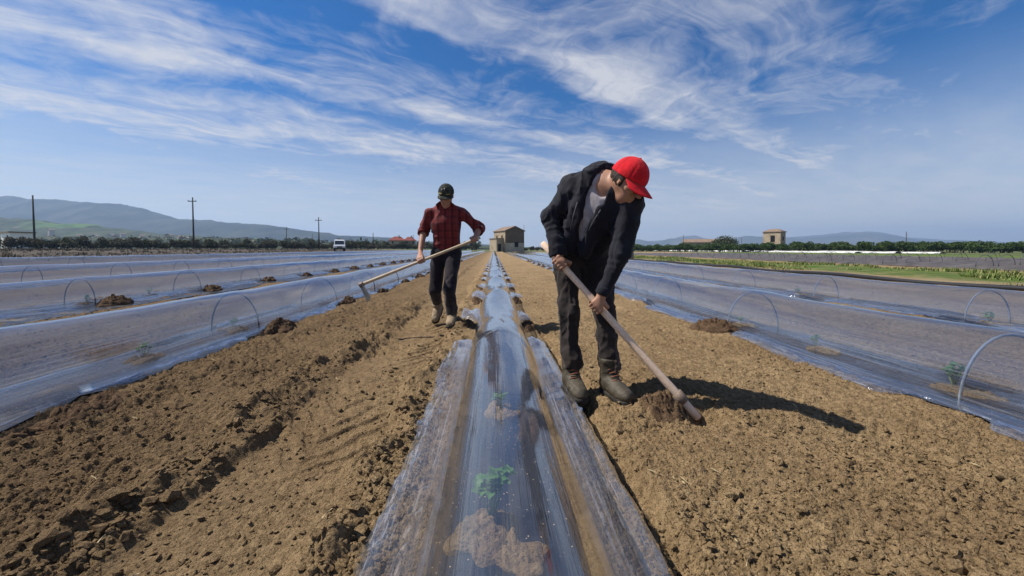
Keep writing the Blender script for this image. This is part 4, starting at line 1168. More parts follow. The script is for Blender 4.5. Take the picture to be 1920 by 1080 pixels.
for i, (x, y, s, lab) in enumerate([(-2.98, 3.15, .13, 'bright seedling in the first left tunnel, left of the dark hoop'),
                                 (-2.98, 4.25, .12, 'seedling in the first left tunnel, framed by the dark hoop'),
                                 (3.02, 2.42, .17, 'largest seedling of the right tunnels, beside the nearest pale hoop'),
                                 (3.0, 3.45, .13, 'seedling midway between two hoops of the first right tunnel'),
                                 (3.0, 4.5, .11, 'seedling just behind the second pale hoop of the first right tunnel'),
                                 (6.22, 4.65, .15, 'seedling beside the rightmost hoop of the second right tunnel'),
                                 (6.22, 7.6, .14, 'seedling left of the middle hoop in the second right tunnel'),
                                 (-6.95, 6.35, .15, 'seedling in the second left tunnel by its nearest hoop'),
                                 (-6.95, 7.5, .14, 'seedling in the second left tunnel, midway between two hoops')]):
    mound(x + .03, y - .04, .14, .15, .028, 210 + i, 'planting mound under the ' + ['bright seedling left of the dark hoop, first left tunnel', 'seedling framed by the dark hoop, first left tunnel', 'largest right-hand seedling beside the nearest pale hoop', 'seedling midway along the first right tunnel', 'seedling at the second pale hoop, first right tunnel', 'seedling by the rightmost hoop, second right tunnel', 'seedling by the middle hoop, second right tunnel', 'seedling by the nearest hoop, second left tunnel', 'seedling between two hoops, second left tunnel'][i])
    seedling(x, y, s, 20 + i, lab)

# black pipe, well ring
MB().tube([(11.75 + .10 * math.sin(y * .35), y, .055 + .03 * math.sin(y * 1.1)) for y in np.concatenate([np.arange(3, 20, .6), np.arange(20, 62, 2.5)])], .065, 12).build(
    'irrigation_pipe', plain('black_pipe', (.012, .012, .014), .4, .5, 0, 4, .2), smooth=True, loc=(11.75, 10, 0))
tag(bpy.data.objects['irrigation_pipe'], 'long black irrigation pipe lying between the right tunnel and the grass', 'pipe')
wr = empty('well_ring', (11.5, 32, 0), 'grey concrete well ring standing beside the far end of the grass strip', 'well ring')
P_ = [(.43, 0), (.46, .02), (.46, .30), (.44, .32), (.44, .35), (.46, .37), (.46, .70), (.45, .72), (.38, .72), (.37, .70), (.37, .1)]
V = []; F = []; N = 28
for r, z in P_:
    for k in range(N): V.append((11.5 + r * math.cos(2 * PI * k / N), 32 + r * math.sin(2 * PI * k / N), z))
for i in range(len(P_) - 1):
    for k in range(N): F.append((i * N + k, i * N + (k + 1) % N, i * N + N + (k + 1) % N, i * N + N + k))
F.append(tuple((len(P_) - 1) * N + k for k in range(N)))
mk('ring', V, F, plain('old_concrete', (.16, .16, .155), .9, .2, 0, 6, .35), wr, True)
m = MB(); m.tube([(11.15, 31.66, .52), (11.15, 31.60, .60), (11.3, 31.52, .60), (11.3, 31.57, .52)], .012, 6); m.build('lifting_eye', M_IRON, wr, True)

# grass beside the pipe: countless blades, one object
def grass():
    N = 15000
    y = np.exp(RNG.uniform(math.log(7), math.log(75), N)); x = RNG.uniform(12.5, 20.5, N)
    k = (fbm2(x * .5, y * .35, 4, 5) > np.where(x < 15.5, .14, .0)); x, y = x[k], y[k]; n = len(x)
    h = RNG.uniform(.05, .16, n) * (1 + .6 * fbm2(x * .4, y * .4, 2, 9)); V = np.zeros((n, 9, 3)); 
    for b in range(3):
        a = RNG.uniform(0, 2 * PI, n); w_ = .012 + .0006 * y; le = RNG.uniform(.2, .7, n) * h
        bx, by = x + RNG.uniform(-.05, .05, n), y + RNG.uniform(-.05, .05, n)
        V[:, b * 3] = np.stack([bx - np.sin(a) * w_, by + np.cos(a) * w_, 0 * x - .01], -1)
        V[:, b * 3 + 1] = np.stack([bx + np.sin(a) * w_, by - np.cos(a) * w_, 0 * x - .01], -1)
        V[:, b * 3 + 2] = np.stack([bx + np.cos(a) * le, by + np.sin(a) * le, h], -1)
    F = np.arange(n * 9).reshape(-1, 3)
    t = NT('grass_blades'); p = t.pos(); c = t.ramp(t.noise(p, .9, 5, .7), [(.32, (.065, .115, .022)), (.48, (.11, .155, .035)), (.58, (.24, .22, .09)), (.7, (.30, .26, .13))])
    tag(mk('grass', V.reshape(-1, 3), F, t.done(t.bsdf(c, .7, .2)), smooth=False), 'rough green grass strip between the pipe and the planted field', 'grass', kind='stuff')
grass()

def weeds():
    N = 6500
    y = np.exp(RNG.uniform(math.log(12), math.log(120), N)); x = -RNG.uniform(20.5, 62, N) - .12 * y
    k = fbm2(x * .12, y * .5, 4, 15) > -.12; x, y = x[k], y[k]; n = len(x); z = rise(x)
    h = RNG.uniform(.05, .22, n); V = np.zeros((n, 12, 3))
    for b in range(4):
        a = RNG.uniform(0, 2 * PI, n); w_ = .02 + .0008 * y; le = RNG.uniform(.3, 1.0, n) * h
        bx, by = x + RNG.uniform(-.15, .15, n), y + RNG.uniform(-.15, .15, n)
        V[:, b * 3] = np.stack([bx - np.sin(a) * w_, by + np.cos(a) * w_, z - .02], -1); V[:, b * 3 + 1] = np.stack([bx + np.sin(a) * w_, by - np.cos(a) * w_, z - .02], -1)
        V[:, b * 3 + 2] = np.stack([bx + np.cos(a) * le, by + np.sin(a) * le, z + h], -1)
    t = NT('dry_weeds'); p = t.pos(); c = t.ramp(t.noise(p, .5, 5, .7), [(.35, (.08, .075, .045)), (.55, (.16, .135, .09)), (.7, (.26, .22, .15))])
    tag(mk('dry_weeds', V.reshape(-1, 3), np.arange(n * 12).reshape(-1, 3), t.done(t.bsdf(c, .8, .15)), smooth=False), 'dry brown weeds on the stubble field behind the left tunnels', 'weeds', kind='stuff')
weeds()

# rows of the planted field beyond the grass: black film strips with bare hoops
M_DARKROW = plain('dusty_mulch', (.060, .054, .054), .6, .4, 0, 1.5, .5, .02, 'pos')
for r, cx in enumerate((22.5, 25.3, 28.2, 31.5, 35.2, 39.5, 44.5)):
    nm = ['nearest', 'second', 'third', 'fourth', 'fifth', 'sixth', 'farthest'][r]
    root = empty('mulched_row', (cx, 12, 0), 'low dark film row with bare hoops beyond the grass, %s of seven' % nm, 'planted row', 'dark film rows beyond the grass')
    ys = np.arange(8, 74, .8); u = np.linspace(-1, 1, 7)
    mx = cx + u[None, :] * .55 * (1 + .1 * vn2(ys, 0 * ys, 300 + r))[:, None]; My = np.repeat(ys[:, None], 7, 1)
    mz = .015 + .16 * (1 - u[None, :] ** 4) + .03 * vn2(mx * 3, My * .9, 310 + r)
    i = np.arange((len(ys) - 1) * 7).reshape(-1, 7)[:, :-1].ravel()
    mk('mulch_sheet', np.stack([mx, My, mz], -1).reshape(-1, 3), np.stack([i, i + 1, i + 8, i + 7], 1), M_DARKROW, root)
    y = 13 + 1.3 * r
    while y < 52:
        MB().tube([(cx - math.cos(q) * .42, y, .05 + math.sin(q) ** .8 * .62) for q in np.linspace(0, PI, 11)], .013, 5).build('hoop', M_HOOP_PALE if 'M_HOOP_PALE' in globals() else M_HOOP, root, True)
        y += 4.1
# white fleece covered rows farther out
M_FLEECE = plain('white_fleece', (.46, .47, .46), .8, .2, 0, .6, .25, .02, 'pos')
for r, cx in enumerate((80.0, 84.5, 89.0)):
    ys = np.arange(82 - 4 * r, 185, 1.6); u = np.linspace(0, PI, 9)
    mx = cx - np.cos(u)[None, :] * .7 * (1 + .2 * vn2(ys * .4, 0 * ys, 330 + r))[:, None]; My = np.repeat(ys[:, None], 9, 1)
    mz = np.sin(u)[None, :] * .34 * (1 + .35 * vn2(ys * .13, 0 * ys, 340 + r))[:, None]
    i = np.arange((len(ys) - 1) * 9).reshape(-1, 9)[:, :-1].ravel()
    o = mk('fleece_row', np.stack([mx, My, mz], -1).reshape(-1, 3), np.stack([i, i + 1, i + 10, i + 9], 1), M_FLEECE, loc=(cx, 120, 0))
    tag(o, 'white fleece covered crop row in front of the orchard, %s one' % ('nearest', 'middle', 'rearmost')[r], 'covered row', 'white rows before the orchard')
# ------------------------------------------------------------------ far vegetation, buildings, poles, van, hills
def at(u, Y):                       # where a bearing seen in the picture lies on the field at distance Y
    return (u - 926.0) / FPX * Y
def bush_mesh(name, w, h, n, seed, leaf, lobes=7, trunk=True, base=.06):
    """crown of many small leaf clumps gathered in lobes, on short stems"""
    rg = np.random.default_rng(seed)
    L = []
    for i in range(lobes):
        a = rg.uniform(0, 2 * PI); r = rg.uniform(.0, .62) * w / 2; zc = rg.uniform(.34, .78) * h
        L.append((math.cos(a) * r, math.sin(a) * r, zc, rg.uniform(.22, .36) * w, rg.uniform(.18, .30) * h))
    per = n // lobes; P = []
    for cx, cy_, cz, rw, rh in L:
        d = rg.normal(size=(per, 3)); d /= np.linalg.norm(d, axis=1)[:, None]; rr = rg.uniform(.35, 1, per) ** .5
        P.append(np.stack([cx + d[:, 0] * rr * rw, cy_ + d[:, 1] * rr * rw, cz + d[:, 2] * rr * rh], -1))
    P = np.concatenate(P); P = P[P[:, 2] > base * h]; m = len(P)
    A = rg.normal(size=(m, 3)); A /= np.linalg.norm(A, axis=1)[:, None]
    B = np.cross(A, rg.normal(size=(m, 3))); B /= np.linalg.norm(B, axis=1)[:, None]
    s = leaf * rg.uniform(.6, 1.35, (m, 1))
    V = np.stack([P - A * s, P - B * s * .6, P + A * s, P + B * s * .6], 1).reshape(-1, 3)
    F = np.arange(m * 4).reshape(-1, 4)
    me = bpy.data.meshes.new(name); W = V.tolist(); FF = F.tolist(); mi = [0] * len(FF)
    if trunk:
        q = MB()
        for i in range(3):
            a = i * 2.1 + seed; q.tube([(.05 * math.cos(a) * w, .05 * math.sin(a) * w, -.1), (.10 * math.cos(a) * w, .10 * math.sin(a) * w, .25 * h), (.2 * math.cos(a) * w, .2 * math.sin(a) * w, .62 * h)], [.035 * h, .026 * h, .01 * h], 6)
        b = len(W); W += [list(v) for v in q.V]; FF += [[k + b for k in f] for f in q.F]; mi += [1] * len(q.F)
    me.from_pydata(W, [], FF); me.update()
    return me, mi
def crown_mat(name, a, b, c3):
    t = NT(name); p = t.pos(); oi = t.n('ShaderNodeObjectInfo').outputs['Random']
    n = t.noise(p, 1.6, 4, .6); c = t.mix(t.mapr(n, .35, .65), a, b); c = t.mix(t.mapr(oi, .4, 1, 0, .7), c, c3)
    d = t.bsdf(c, .65, .25); tl = t.n('ShaderNodeBsdfTranslucent'); t.l(c, tl.inputs[0])
    m = t.n('ShaderNodeMixShader'); m.inputs[0].default_value = .22; t.l(d, m.inputs[1]); t.l(tl.outputs[0], m.inputs[2])
    return t.done(m.outputs[0])
M_BARK = plain('bark', (.07, .05, .035), .9, .1)
M_CR_L = crown_mat('scrub_leaf', (.034, .042, .016), (.060, .062, .026), (.075, .062, .034))
M_CR_R = crown_mat('orchard_leaf', (.036, .066, .016), (.062, .100, .024), (.045, .085, .018))
M_CR_F = crown_mat('far_leaf', (.035, .050, .020), (.055, .070, .028), (.06, .06, .03))
def variants(nm, mat, k, w, h, n, leaf, seed):
    out = []
    for i in range(k):
        me, mi = bush_mesh(nm, w, h, n, seed + i, leaf)
        me.materials.append(mat); me.materials.append(M_BARK); me.polygons.foreach_set('material_index', mi); out.append(me)
    return out
def plant(me, name, x, y, z, sx, sz, label, cat, group):
    o = bpy.data.objects.new(name, me); COL.objects.link(o); o.location = (x, y, z); o.rotation_euler = (0, 0, random.uniform(0, 6.28)); o.scale = (sx, sx, sz)
    return tag(o, label, cat, group)
VL = variants('scrub_bush', M_CR_L, 6, 3.2, 2.3, 900, .17, 50)
VR = variants('orchard_tree', M_CR_R, 6, 3.6, 2.7, 1000, .17, 70)
rg = random.Random(5)
# scrub hedge along the far left side of the field, bending away towards the middle
def along(pts, step):
    out = []
    for (x0, y0), (x1, y1) in zip(pts[:-1], pts[1:]):
        L = math.hypot(x1 - x0, y1 - y0); n = max(1, int(L / step))
        out += [(x0 + (x1 - x0) * i / n, y0 + (y1 - y0) * i / n) for i in range(n)]
    return out
for i, (x, y) in enumerate(along([(-104, 62), (-100, 82), (-88, 108), (-62, 138), (-38, 158), (-6, 168)], 2.1)):
    for k in range(2):
        plant(VL[rg.randrange(6)], 'scrub_bush', x + rg.uniform(-1, 1) - k * .5, y + rg.uniform(-1, 1) + k * 3.2, .85, rg.uniform(.75, 1.4), rg.uniform(.6, 1.4) * (1 + .12 * k),
              'dark scrubby bush in the long hedge behind the stubble on the left', 'bush', 'scrub bushes of the left hedge')
for i, (x, y) in enumerate(along([(14, 168), (24, 158), (34, 150)], 3.0)):
    plant(VL[rg.randrange(6)], 'scrub_bush', x, y, 0, rg.uniform(.9, 1.2), rg.uniform(.7, 1.0), 'low bush at the far end of the middle rows, right of the stone house', 'bush', 'bushes right of the stone house')
for i, (x, y) in enumerate(along([(38, 148), (52, 134), (74, 114), (96, 98), (116, 84), (132, 72), (150, 62)], 1.45)):
    for k in range(2):
        plant(VR[rg.randrange(6)], 'orchard_tree', x + rg.uniform(-.7, .7) + k * 3.6, y + rg.uniform(-.7, .7) + k * 4.2, 0, rg.uniform(.75, 1.25), rg.uniform(.65, 1.2),
              'leafy green tree in the orchard belt behind the right-hand field', 'tree', 'orchard trees on the right')
# the round tree beside the farmhouse
me, mi = bush_mesh('round_tree', 11.5, 6.6, 3800, 99, .28, lobes=16, base=.02); me.materials.append(M_CR_F); me.materials.append(M_BARK); me.polygons.foreach_set('material_index', mi)
plant(me, 'round_tree', at(1353, 150), 150, 0, 1.0, .92, 'big rounded dark tree at the right end of the long farmhouse', 'tree', None)

# ---- stone house at the end of the rows
def brick(name, a, b, sc=1.0, mort=(.2, .18, .15)):
    t = NT(name); p = t.obj(); x = t.n('ShaderNodeTexBrick'); t.l(t.mapping(p, (1, 1, 1), rot=(PI / 2, 0, 0)), x.inputs[0]); x.inputs['Scale'].default_value = sc
    x.inputs['Color1'].default_value = (*a, 1); x.inputs['Color2'].default_value = (*b, 1); x.inputs['Mortar'].default_value = (*mort, 1)
    n = t.noise(p, .8, 5, .65); c = t.mix(t.mapr(n, .4, .7, 0, .6), x.outputs[0], tuple(q * .62 for q in a))
    return t.done(t.bsdf(c, .92, .15, t.bump(n, .05, .5)))
M_STONE = brick('field_stone', (.115, .088, .066), (.16, .125, .095), 1.6, (.11, .095, .08))
M_RENDER = plain('old_render', (.30, .245, .175), .9, .15, 0, .8, .3, .03)
M_PALE = plain('pale_rubble', (.40, .35, .28), .9, .15, 0, 1.2, .35, .03)
M_TILE = plain('clay_tiles', (.185, .135, .100), .85, .2, 0, 1.2, .35, .05)
M_REDT = plain('red_tiles', (.19, .05, .036), .8, .2, 0, 1.0, .25, .05)
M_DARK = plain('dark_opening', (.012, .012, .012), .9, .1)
M_WHITE = plain('white_paint', (.72, .72, .70), .6, .3, 0, 2, .1)
def xf(loc, rz):
    return Matrix.Translation(loc) @ Matrix.Rotation(rz, 4, 'Z')
def wallbox(M, x0, x1, y0, y1, z0, z1):
    q = MB(); V = [M @ Vector(v) for v in ((x0, y0, z0), (x1, y0, z0), (x1, y1, z0), (x0, y1, z0), (x0, y0, z1), (x1, y0, z1), (x1, y1, z1), (x0, y1, z1))]
    q.add(V, [(0, 3, 2, 1), (4, 5, 6, 7), (0, 1, 5, 4), (1, 2, 6, 5), (2, 3, 7, 6), (3, 0, 4, 7)]); return q
def gable(M, w, d, h, hr, t_=.0):
    """walls with gables on the front (y=0) and back; ridge along y"""
    a = w / 2; V = [(-a, 0, 0), (a, 0, 0), (a, 0, h), (0, 0, hr), (-a, 0, h), (-a, d, 0), (a, d, 0), (a, d, h), (0, d, hr), (-a, d, h)]
    q = MB(); q.add([M @ Vector(v) for v in V], [(0, 1, 2, 3, 4), (9, 8, 7, 6, 5), (0, 4, 9, 5), (1, 6, 7, 2), (4, 3, 8, 9), (2, 7, 8, 3)]); return q
def roof(M, w, d, h, hr, ov=.35, th=.22):
    a = w / 2; sl = (hr - h) / a; V = []; 
    for y in (-ov, d + ov):
        for x, z in ((-a - ov, h - sl * ov + .03), (0, hr + .03), (a + ov, h - sl * ov + .03)): V += [(x, y, z), (x, y, z + th)]
    F = [(0, 2, 3, 1), (2, 4, 5, 3), (7, 9, 8, 6), (9, 11, 10, 8), (1, 3, 9, 7), (3, 5, 11, 9), (6, 8, 2, 0), (8, 10, 4, 2), (0, 1, 7, 6), (5, 4, 10, 11)]
    q = MB(); q.add([M @ Vector(v) for v in V], F); return q
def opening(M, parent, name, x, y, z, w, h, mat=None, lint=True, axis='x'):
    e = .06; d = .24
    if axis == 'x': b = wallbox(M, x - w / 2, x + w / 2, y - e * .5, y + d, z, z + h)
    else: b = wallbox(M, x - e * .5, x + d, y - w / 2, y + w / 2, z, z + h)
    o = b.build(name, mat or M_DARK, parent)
    if lint:
        s = .14
        if axis == 'x': f = wallbox(M, x - w / 2 - s, x + w / 2 + s, y - .10, y - .035, z - .13, z - .005)
        else: f = wallbox(M, x - .10, x - .035, y - w / 2 - s, y + w / 2 + s, z - .13, z - .005)
        f.build('sill', M_PALE, o)
    return o
hs_ = (at(962, 128) + .6, 128, .05); M = xf(hs_, math.radians(27))
ho = empty('stone_house', hs_, 'two storey stone farmhouse with a gable at the end of the middle rows', 'house')
gable(M, 7.4, 8.5, 7.0, 8.5).build('wall', M_STONE, ho)
wallbox(M, -3.78, -3.703, .0, 8.5, 0, 6.85).build('lit_side_skin', M_RENDER, ho)  # thin paler skin, the sunlit look of the left wall painted as colour
wallbox(M, -3.6, 3.6, -.06, -.003, 0, 2.9).build('lower_wall', M_PALE, ho)
roof(M, 7.4, 8.5, 7.0, 8.5).build('roof', M_TILE, ho)
opening(M, ho, 'window', .6, -.06, 1.5, 1.5, 1.7)
opening(M, ho, 'window', -3.78, 2.2, 4.2, .9, 1.3, axis='y'); opening(M, ho, 'window', -3.78, 6.0, 4.2, .9, 1.3, axis='y')
q = wallbox(M, -6.4, -3.79, 1.2, 6.5, 0, 4.3); q.build('lean_to', M_RENDER, ho)
wallbox(M, -6.6, -3.79, 1.0, 6.7, 4.31, 4.55).build('lean_to_roof', M_TILE, ho)
opening(M, ho, 'doorway', -5.3, 1.2, 0, 1.1, 2.6, lint=False)
MB().tube([M @ Vector((4.1, .8, 0)), M @ Vector((4.1, .8, 9.2))], [.14, .09], 8).build('downpipe', M_IRON, ho, True)
# ---- tower house on the right
hs_ = (at(1446, 150), 150, 0); M = xf(hs_, math.radians(-57))
to = empty('tower_house', hs_, 'tall narrow cream house with a dark opening rising behind the orchard', 'house')
wallbox(M, -3.0, 3.0, 0, 4.8, 0, 7.6).build('wall', M_RENDER, to)
q = MB(); V = [(-3.3, -.3, 7.61), (3.3, -.3, 7.61), (3.3, 5.1, 7.61), (-3.3, 5.1, 7.61), (-3.3, -.3, 7.85), (3.3, -.3, 7.85), (3.3, 5.1, 7.85), (-3.3, 5.1, 7.85), (-1.4, 2.4, 9.0), (1.4, 2.4, 9.0)]
q.add([M @ Vector(v) for v in V], [(3, 2, 1, 0), (0, 1, 5, 4), (1, 2, 6, 5), (2, 3, 7, 6), (3, 0, 4, 7), (4, 5, 9, 8), (5, 6, 9), (6, 7, 8, 9), (7, 4, 8)]); q.build('roof', M_TILE, to)
opening(M, to, 'window', .35, 0, 3.6, 1.5, 2.7); opening(M, to, 'window', 3.0 - .18, 2.4, 4.2, 1.0, 1.6, axis='y', lint=False)
# ---- long farmhouse
hs_ = (at(1318, 170), 170, 0); M = xf(hs_, math.radians(-28))
fo = empty('farmhouse', hs_, 'long low cream farmhouse with a brown tiled roof on the right horizon', 'house')
M2 = M @ Matrix.Translation((8.0, 3.2, 0)) @ Matrix.Rotation(PI / 2, 4, 'Z')
gable(M2, 6.4, 16, 3.9, 5.2).build('wall', M_RENDER, fo); roof(M2, 6.4, 16, 3.9, 5.2).build('roof', M_TILE, fo)
for x in (-5.5, -1.8, 2.2, 5.6): opening(M, fo, 'window', x, 0, 1.6, 1.0, 1.3)
# ---- two red-roofed houses on the left
for u, w_, lab in ((745, 8.6, 'red roofed house on the left horizon, the wider one beside the walking man'), (764, 6.4, 'small red roofed house on the left horizon, right of the wider one')):
    hs_ = (at(u, 205), 205 + (u > 750) * 6, .8); M = xf(hs_, math.radians(12))
    ro = empty('red_roofed_house', hs_, lab, 'house', 'red roofed houses')
    wallbox(M, -w_ / 2, w_ / 2, 0, 6.5, 0, 4.6).build('wall', M_RENDER, ro)
    a = w_ / 2 + .5; q = MB(); V = [(-a, -.5, 4.61), (a, -.5, 4.61), (a, 7, 4.61), (-a, 7, 4.61), (-a, -.5, 4.8), (a, -.5, 4.8), (a, 7, 4.8), (-a, 7, 4.8), (-a * .35, 3.2, 7.0), (a * .35, 3.2, 7.0)]
    q.add([M @ Vector(v) for v in V], [(3, 2, 1, 0), (0, 1, 5, 4), (1, 2, 6, 5), (2, 3, 7, 6), (3, 0, 4, 7), (4, 5, 9, 8), (5, 6, 9), (6, 7, 8, 9), (7, 4, 8)]); rf = q.build('roof', M_REDT, ro)
    wallbox(M, .6, 1.2, 2.2, 2.8, 5.6, 7.7).build('chimney', M_RENDER, rf)
    for x in (-w_ * .28, w_ * .28): opening(M, ro, 'window', x, 0, 3.0, 1.0, 1.2)
# ---- white shed at the left frame edge
hs_ = (at(14, 118), 118, .85); M = xf(hs_, math.radians(-28))
so = empty('shed', hs_, 'white shed with a dark flat roof above the hedge at the left frame edge', 'shed')
wallbox(M, -7, 4, 0, 5, 0, 5.1).build('wall', M_WHITE, so); wallbox(M, -7.3, 4.4, -.4, 5.3, 5.11, 5.5).build('roof', M_TILE, so)
opening(M, so, 'door', 1.0, 0, 2.2, 1.6, 2.2, lint=False)

# ---- utility poles
M_POLE = plain('pole_wood', (.045, .037, .032), .85, .2, 0, 3, .3)
M_INS = plain('insulator', (.30, .28, .25), .4, .5)
def pole(u, Y, top_px, label, arms=1, r=.15, z0=.8, lean=0.0):
    x = at(u, Y); top = EYE + (467 - top_px) / FPX * Y
    o = MB().tube([(x, Y, z0 - .3), (x + lean, Y, top)], [r, r * .6], 10).build('utility_pole', M_POLE, None, True, loc=(x, Y, z0))
    tag(o, label, 'utility pole', 'utility poles on the horizon')
    for k in range(arms):
        z = top - .9 - k * 1.1; hw = .95
        a = wallbox(Matrix.Translation((x + lean, Y - .16, 0)), -hw, hw, -.07, .07, z - .08, z + .08).build('crossarm', M_POLE, o)
        for sx in (-hw + .12, hw - .12, ):
            MB().tube([(x + lean + sx, Y - .16, z + .082), (x + lean + sx, Y - .16, z + .18), (x + lean + sx, Y - .16, z + .34)], [.05, .085, .04], 8).build('insulator', M_INS, a, True)
    return o
pole(66, 84, 367, 'dark bare pole without crossarm, tallest at the left frame edge', 0, .21)
pole(364, 84, 371, 'tall pole with one crossarm standing clear above the hills on the left', 1, .19)
pole(598.5, 108, 408, 'utility pole with crossarm just left of the white van', 1, .19)
pole(538, 150, 426, 'small distant pole with crossarm between the two larger poles', 1, .15)
pole(700, 165, 437, 'slim distant pole between the white van and the red roofed houses', 0, .2)
pole(775, 190, 441, 'faint short pole just left of the walking man', 0, .17)
pole(586, 170, 438, 'faint thin pole close left of the second crossarm pole', 0, .13)
pole(1698, 130, 435, 'thin bare pole rising from the orchard on the right', 0, .15, 0)
pole(1281, 165, 441, 'thin pole at the left end of the long farmhouse', 0, .13, 0)
pole(1390, 165, 445, 'thin faint pole between the farmhouse and the tower house', 0, .11, 0)

# ---- white pickup with a flat bed
def pickup():
    x0, y0 = at(637, 64), 64.0; z0 = float(rise(np.array(x0))); M = xf((x0, y0, z0), math.radians(24))
    o = empty('pickup_truck', (x0, y0, z0), 'white pickup truck with a flat bed parked beyond the left tunnels', 'truck')
    Mp = plain('white_car_paint', (.70, .71, .72), .3, .5, 0, 1, .05, .001); Mg = plain('car_glass', (.03, .04, .05), .08, .6, 0, 1, .1, .0005); Mr = plain('tyre_rubber', (.02, .02, .02), .8, .2); Ml = plain('lamp_glass', (.55, .55, .52), .15, .6)
    def prof(P, x0_, x1_, tap=None):
        n = len(P); V = []
        for sx in (x0_, x1_):
            for y, z in P:
                k = 1 - (.13 * max(0, (z - 1.2) / .8)); V.append(M @ Vector((sx * k, y, z)))
        return MB().add(V, [tuple(range(n)), tuple(range(2 * n - 1, n - 1, -1))] + [(i, n + i, n + (i + 1) % n, (i + 1) % n) for i in range(n)])
    cab = [(-.02, .48), (-.04, .95), (.12, 1.16), (.62, 1.95), (1.0, 2.06), (1.75, 2.04), (1.92, 1.9), (1.95, .48)]
    body = prof(cab, -.9, .9).build('cab', Mp, o)
    # glazing a little proud of the shell
    def quad(nm, pts, mat, par): 
        nrm = (Vector(pts[1]) - Vector(pts[0])).cross(Vector(pts[2]) - Vector(pts[0])).normalized(); V = [M @ (Vector(p) + nrm * .006) for p in pts] + [M @ (Vector(p) - nrm * .02) for p in pts]; n = len(pts)
        return MB().add(V, [tuple(range(n)), tuple(range(2 * n - 1, n - 1, -1))] + [(i, n + i, n + (i + 1) % n, (i + 1) % n)[::-1] for i in range(n)]).build(nm, mat, par)
    quad('windscreen', [(-.76, .175, 1.25), (.76, .175, 1.25), (.70, .585, 1.89), (-.70, .585, 1.89)], Mg, body)
    for s in (1, -1):
        p = [(s * .892, .35, 1.27), (s * .892, 1.6, 1.27), (s * .80, 1.6, 1.88), (s * .80, .72, 1.88)]
        quad('side_window', p if s > 0 else p[::-1], Mg, body)
        MB().tube([M @ Vector((s * .63, -.055, .82)), M @ Vector((s * .63, -.03, .82))], [.12, .13], 14).build('headlight', Ml, o, True)
        wallbox(M, s * .93 - .0 if s > 0 else -1.13, 1.13 if s > 0 else s * .93, .42, .5, 1.25, 1.5).build('wing_mirror', Mr, body)
        for y in (.75, 3.6):
            w_ = MB().tube([M @ Vector((s * .66, y, .34)), M @ Vector((s * .68, y, .34)), M @ Vector((s * .88, y, .34)), M @ Vector((s * .9, y, .34))], [.30, .34, .34, .30], 20).build('wheel', Mr, o, True)
            MB().tube([M @ Vector((s * .86, y, .34)), M @ Vector((s * .91, y, .34))], [.19, .17], 14).build('rim', M_STEEL, w_, True)
    wallbox(M, -.92, .92, -.16, -.045, .40, .62).build('bumper', Mr, o)
    wallbox(M, -.42, .42, -.075, -.043, .68, .92).build('grille', M_DARK, o)
    wallbox(M, -.45, .45, 1.96, 4.6, .45, .62).build('chassis', Mr, o)
    bd = wallbox(M, -.95, .95, 2.02, 4.75, .63, .80).build('flat_bed', M_STEEL, o)
    for a in ((-.95, -.90, 2.02, 4.75), (.90, .95, 2.02, 4.75), (-.895, .895, 4.70, 4.75), (-.895, .895, 2.02, 2.07)):
        wallbox(M, *a, .805, 1.22).build('side_board', plain('grey_board', (.40, .41, .42), .6, .3), bd)
pickup()

# ---- terrain: green foothills, blue ridges, far mountains
def ridge(name, prof, Y, depth, mat, seed, rough=.05, nx=220, ny=26, base=-5):
    """prof: (picture column, height above the horizon in picture pixels) of the skyline at distance Y"""
    us = np.linspace(prof[0][0], prof[-1][0], nx); hs = np.interp(us, [p[0] for p in prof], [p[1] for p in prof]) / FPX * Y
    v = np.linspace(0, 1, ny)
    Yr = Y - depth + 2 * depth * v
    X = ((us - 926) / FPX)[:, None] * (Y + 0 * Yr[None, :]) * (1 + .0 * v[None, :]); Yg = np.repeat(Yr[None, :], nx, 0)
    pr = np.sin(PI * np.clip(v, 0, 1)) ** 1.1
    n = fbm2(X / (Y * .03), Yg / (Y * .03), 5, seed); gul = np.abs(fbm2(X / (Y * .018), Yg / (Y * .09), 4, seed + 9))
    Z = hs[:, None] * pr[None, :] * (1 + rough * n - .16 * gul * (1 - pr[None, :])) + base + hs[:, None] * rough * .6 * n * pr[None, :]
    V = np.stack([X, Yg, Z], -1).reshape(-1, 3); i = np.arange((nx - 1) * ny).reshape(nx - 1, ny)[:, :-1].ravel()
    return tag(mk(name, V, np.stack([i, i + ny, i + ny + 1, i + 1], 1), mat), kind='structure')
def hillmat(name, cols, sc, patch=None):
    t = NT(name); p = t.pos(); n = t.noise(t.mapping(p, (sc, sc, sc * 2)), 1, 8, .68)
    c = t.ramp(n, cols)
    if patch:
        pn = t.noise(t.mapping(p, (patch[1], patch[1] * .4, patch[1])), 1, 2, .4); c = t.mix(t.mapr(pn, .54, .58), c, patch[0])
    return t.done(t.bsdf(c, .95, .1))
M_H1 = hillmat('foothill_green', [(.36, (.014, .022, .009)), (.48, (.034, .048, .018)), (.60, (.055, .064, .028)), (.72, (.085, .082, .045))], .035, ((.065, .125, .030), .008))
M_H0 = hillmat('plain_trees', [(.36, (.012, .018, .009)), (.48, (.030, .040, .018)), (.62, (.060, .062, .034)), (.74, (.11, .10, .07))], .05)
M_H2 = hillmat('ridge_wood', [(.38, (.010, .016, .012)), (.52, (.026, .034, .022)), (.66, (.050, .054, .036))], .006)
M_H3 = hillmat('far_ridge', [(.4, (.05, .06, .045)), (.55, (.09, .09, .07)), (.7, (.13, .12, .10))], .003)
